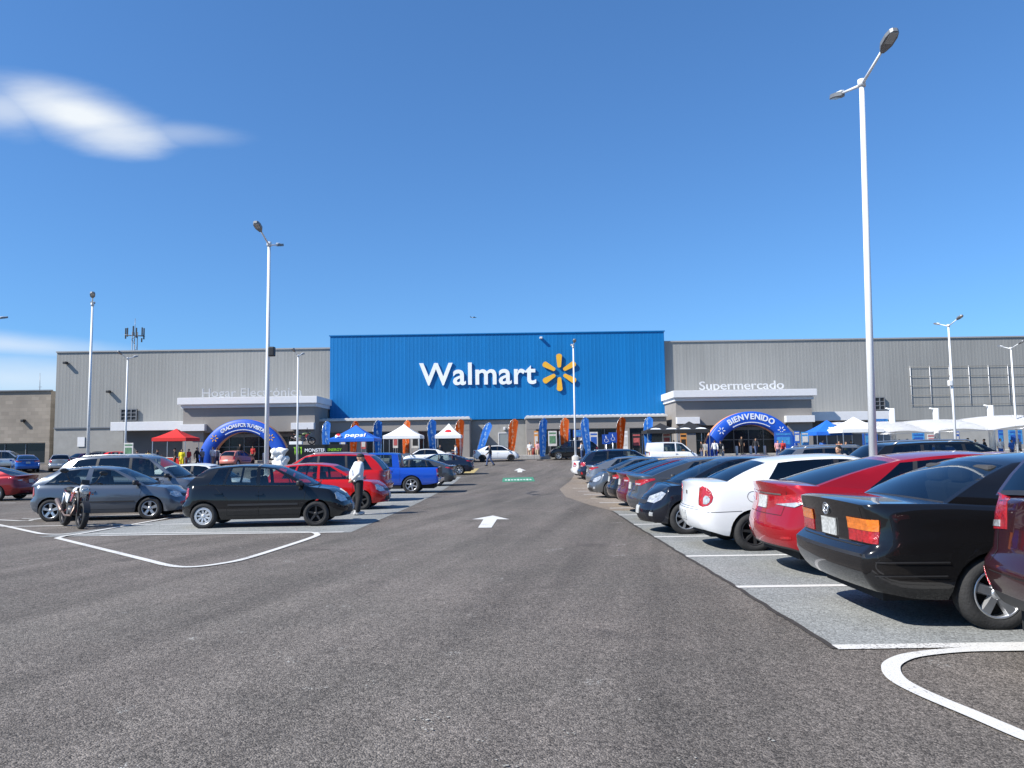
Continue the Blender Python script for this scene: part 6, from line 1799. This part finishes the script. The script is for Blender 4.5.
PPL = [(490, 62.5, 'walk', 100, 'dark', 'jean', 'person in dark jacket and jeans walking before the crossing white sedan', None),
 (148, 63.5, 'stand', 0, 'yellow', 'black', 'person in a yellow shirt seen from behind left of the red tent', None),
 (137, 64.5, 'stand', 40, 'dark', 'black', 'person in dark clothes left of the yellow shirted person', None),
 (157, 65, 'carry', -60, 'dark', 'grey', 'person in dark shirt and cap just right of the yellow shirted person', None),
 (175, 65, 'stand', 120, 'black', 'black', 'person in black below the red tent', None),
 (182, 64, 'stand', 180, 'yellow', 'yellow', 'person dressed all in yellow below the red tent', None),
 (189, 65.5, 'stand', 150, 'red', 'grey', 'person in a red shirt right of the person all in yellow', None),
 (197, 66.5, 'walk', -90, 'black', 'black', 'person in black walking right of the red tent', None),
 (202, 67.5, 'stand', 60, 'grey', 'jean', 'person in grey shirt left of the left inflatable arch', None),
 (213, 68, 'walk', 20, 'white', 'grey', 'person in white shirt walking under the left inflatable arch', None),
 (217, 68.3, 'walk', 10, 'grey', 'jean', 'person in grey walking beside the one in white at the left arch', None),
 (240, 73.5, 'stand', 200, 'black', 'black', 'person in black by the left entrance doors', None),
 (253, 73.0, 'stand', 170, 'red', 'black', 'person in red by the left entrance doors', None),
 (440, 67.6, 'stand', 200, 'dark', 'black', 'person in dark clothes at the smaller white tent', None),
 (456, 66.5, 'carry', 90, 'white', 'beige', 'person in white shirt at the right end of the left awning', None),
 (530, 72.9, 'stand', 180, 'white', 'beige', 'person in white behind the red skirted table', None),
 (537, 73.0, 'stand', 150, 'pink', 'beige', 'person in pink left of the bright blue flag', None),
 (563, 71.9, 'walk', -90, 'white', 'jean', 'person in white shirt behind the orange flag near the black suv', None),
 (582, 69.5, 'carry', 60, 'white', 'jean', 'person in white shirt near the lamp post at the right awning', None),
 (674, 70.2, 'stand', 190, 'dark', 'black', 'person in dark shirt below the black tents', None),
 (679.5, 71, 'stand', 160, 'white', 'black', 'person in white below the black tent right of the poster', None),
 (702, 67.8, 'stand', 100, 'black', 'jean', 'person in black at the left foot of the welcome arch', None),
 (705.5, 66.8, 'walk', -30, 'grey', 'beige', 'person in grey shirt at the left foot of the welcome arch', None),
 (715, 67, 'walk', 10, 'white', 'jean', 'person in a white shirt walking into the welcome arch', None),
 (721, 67.3, 'walk', 20, 'dark', 'beige', 'person in dark shirt and pale trousers walking into the welcome arch', None),
 (742, 73.2, 'stand', 180, 'black', 'black', 'person in black inside the welcome arch', None),
 (756, 73.0, 'walk', 180, 'dark', 'jean', 'person in dark shirt and jeans inside the welcome arch', None),
 (778, 65.8, 'stand', 180, 'pink', 'jean', 'person in pink by the blue inflatable backdrop', None),
 (783, 66.2, 'stand', 170, 'red', 'jean', 'person in red by the blue inflatable backdrop', None),
 (823, 63.6, 'stand', 180, 'blue', 'black', 'person in blue at the blue skirted table', None),
 (839.5, 60.5, 'stand', 150, 'orange', 'beige', 'person in orange left of the white tent by the sails', None),
 (846, 61, 'stand', 200, 'yellow', 'jean', 'person in yellow below the white tent by the sails', None),
 (852, 62, 'carry', 120, 'dark', 'black', 'person in dark shirt below the white tent by the sails', None),
 (900, 63, 'stand', 180, 'red', 'black', 'person in red under the left part of the sails', None),
 (908, 62.3, 'walk', 90, 'white', 'jean', 'person in white under the left part of the sails', None),
 (914.5, 62.5, 'stand', 170, 'black', 'black', 'person in black beside the bright blue banners', None),
 (943, 62.5, 'stand', 190, 'blue', 'jean', 'person in blue just right of the middle shade column', None),
 (969, 62, 'carry', 100, 'beige', 'jean', 'person in beige between the middle and right shade columns', None),
 (976, 61.8, 'stand', 180, 'teal', 'black', 'person in teal between the middle and right shade columns', None),
 (985, 61.5, 'walk', 60, 'dark', 'jean', 'person in dark shirt just left of the right shade column', None),
 (1001, 60.5, 'stand', 170, 'white', 'blue', 'person in white just right of the right shade column', None),
 (1012, 60, 'stand', 190, 'blue', 'jean', 'person in blue near the right picture edge under the sails', None),
 (1019, 60.6, 'walk', -60, 'grey', 'black', 'person in grey at the right picture edge under the sails', None)]
for (px, Y, pose, deg, sh, tr, lab, _) in PPL:
    o = protos[pose] if pose not in usedp else copy_tree(protos[pose]); usedp.add(pose)
    recol(o, 'cloth_shirt_base', cloth('shirt_' + sh, C_[sh])); recol(o, 'cloth_trouser_base', cloth('trousers_' + tr, C_[tr]))
    x = at(px, 452, Y).x; o.location = (x, Y, gz(Y) if Y < 73.2 else .47); o.rotation_euler = (0, 0, math.radians(deg)); s = random.uniform(.94, 1.03); o.scale = (s, s, s)
    tag(o, lab, 'person', 'people at the store front')
o = copy_tree(protos['stand']); recol(o, 'cloth_shirt_base', cloth('shirt_grey', C_['grey'])); o.location = (9.35, 21.9, gz(21.9)); o.rotation_euler = (0, 0, math.radians(120)); o.scale = (1, 1, 1)
tag(o, 'dark haired person whose head shows between the white and red sedans', 'person')

# ------------------------------------------------------------------ light, sky, camera
S = Vector((-.665, -.335, .67)).normalized()
sun = bpy.data.lights.new('sun', 'SUN'); sun.energy = 5.0; sun.angle = math.radians(.53); sun.color = (1, .955, .88)
so = bpy.data.objects.new('sun', sun); COL.objects.link(so); so.rotation_euler = (-S).to_track_quat('-Z', 'Y').to_euler()
w = bpy.data.worlds.new('World'); scene.world = w; w.use_nodes = True
n, l = w.node_tree.nodes, w.node_tree.links; bg = n['Background']; bg.inputs['Strength'].default_value = .094
sky = n.new('ShaderNodeTexSky'); sky.sky_type = 'NISHITA'; sky.sun_disc = False
sky.sun_elevation = math.asin(S.z); sky.sun_rotation = math.atan2(S.x, S.y); sky.altitude = 0; sky.air_density = 1.0; sky.dust_density = .25; sky.ozone_density = 4.0
tc = n.new('ShaderNodeTexCoord'); sep = n.new('ShaderNodeSeparateXYZ'); l.new(tc.outputs['Generated'], sep.inputs[0])
def mth(op, a, b=None, c=None):
    m = n.new('ShaderNodeMath'); m.operation = op
    for i, v in enumerate((a, b, c)):
        if v is None: continue
        if isinstance(v, (int, float)): m.inputs[i].default_value = v
        else: l.new(v, m.inputs[i])
    return m.outputs[0]
ysafe = mth('MAXIMUM', sep.outputs['Y'], .05); gu = mth('DIVIDE', sep.outputs['X'], ysafe); gw = mth('DIVIDE', sep.outputs['Z'], ysafe)
cmb = n.new('ShaderNodeCombineXYZ'); l.new(gu, cmb.inputs[0]); l.new(gw, cmb.inputs[1])
def nz(scale, vec, det=4):
    t = n.new('ShaderNodeTexNoise'); t.inputs['Scale'].default_value = scale; t.inputs['Detail'].default_value = det; t.inputs['Roughness'].default_value = .55; l.new(vec, t.inputs['Vector']); return t.outputs['Fac']
mp = n.new('ShaderNodeMapping'); mp.inputs['Rotation'].default_value = (0, 0, .25); mp.inputs['Scale'].default_value = (2.0, 7, 1); l.new(cmb.outputs[0], mp.inputs['Vector'])
nw = nz(2.2, mp.outputs['Vector'], 5); mq = n.new('ShaderNodeMapping'); mq.inputs['Rotation'].default_value = (0, 0, .22); mq.inputs['Scale'].default_value = (5, 26, 1); l.new(cmb.outputs[0], mq.inputs['Vector']); nf = nz(1.6, mq.outputs['Vector'], 8)
def puff(cu, cw, ru, rw, ang, soft=1.0, gain=1.0, warp=.5):
    ca, sa = math.cos(ang), math.sin(ang)
    du = mth('SUBTRACT', gu, cu); dw = mth('SUBTRACT', gw, cw)
    a = mth('DIVIDE', mth('ADD', mth('MULTIPLY', du, ca), mth('MULTIPLY', dw, sa)), ru)
    b = mth('DIVIDE', mth('SUBTRACT', mth('MULTIPLY', dw, ca), mth('MULTIPLY', du, sa)), rw)
    d2 = mth('ADD', mth('MULTIPLY', a, a), mth('MULTIPLY', b, b))
    d = mth('SQRT', d2); d = mth('ADD', d, mth('MULTIPLY', mth('SUBTRACT', nw, .5), warp * 2))
    r = n.new('ShaderNodeMapRange'); r.interpolation_type = 'SMOOTHSTEP'; r.inputs['From Min'].default_value = 1.0; r.inputs['From Max'].default_value = 1.0 - soft; r.inputs['To Max'].default_value = gain
    l.new(d, r.inputs['Value']); return r.outputs['Result']
def sd(px, py):
    d = ray(px, py); return d.x / d.y, d.z / d.y
c1 = sd(75, 112); c2 = sd(112, 130); c3 = sd(170, 133); c4 = sd(15, 345); c5 = sd(20, 378); c6 = sd(5, 108)
m1 = puff(c1[0], c1[1], .175, .050, -.30, 1.0, 1.0, .32); m2 = puff(c2[0], c2[1], .11, .045, -.2, 1.0, .75, .55); m3 = puff(c3[0], c3[1], .13, .024, -.06, 1.0, .30, .4); m6 = puff(c6[0], c6[1], .09, .05, -.1, 1.0, .55, .5)
m4 = puff(c4[0], c4[1], .24, .022, -.09, 1.0, .55, .35); m5 = puff(c5[0], c5[1], .30, .05, -.03, 1.0, .55, .3)
mk = mth('MAXIMUM', mth('MAXIMUM', m1, m2), mth('MAXIMUM', m3, m6)); mk = mth('MAXIMUM', mk, mth('MAXIMUM', m4, m5)); mk = mth('MULTIPLY', mk, mth('GREATER_THAN', sep.outputs['Y'], .06)); mk = mth('MULTIPLY', mk, mth('ADD', .82, mth('MULTIPLY', nf, .28))); mk = mth('MINIMUM', mk, .93)
mx = n.new('ShaderNodeMix'); mx.data_type = 'RGBA'; l.new(mk, mx.inputs[0]); gm = n.new('ShaderNodeGamma'); gm.inputs['Gamma'].default_value = .8; l.new(sky.outputs[0], gm.inputs['Color']); hs = n.new('ShaderNodeVectorMath'); hs.operation = 'MULTIPLY'; hs.inputs[1].default_value = (.65, 1.11, 1.62); l.new(gm.outputs[0], hs.inputs[0]); l.new(hs.outputs[0], mx.inputs[6]); mx.inputs[7].default_value = (6.6, 6.9, 7.1, 1); l.new(mx.outputs[2], bg.inputs['Color'])

cam = bpy.data.cameras.new('camera'); co = bpy.data.objects.new('camera', cam); COL.objects.link(co)
cam.sensor_width = 36; cam.lens = 36 * FPX / 1024; cam.clip_start = .05; cam.clip_end = 3000
co.matrix_world = Matrix(((CR.x, CU.x, -CF.x, 0), (CR.y, CU.y, -CF.y, 0), (CR.z, CU.z, -CF.z, HCAM), (0, 0, 0, 1)))
scene.camera = co
scene.view_settings.view_transform = 'Standard'; scene.view_settings.look = 'None'; scene.view_settings.gamma = 1; scene.view_settings.exposure = 0.6; scene.view_settings.use_curve_mapping = False
scene.cycles.use_denoising = True; scene.cycles.max_bounces = 6; scene.cycles.transparent_max_bounces = 12
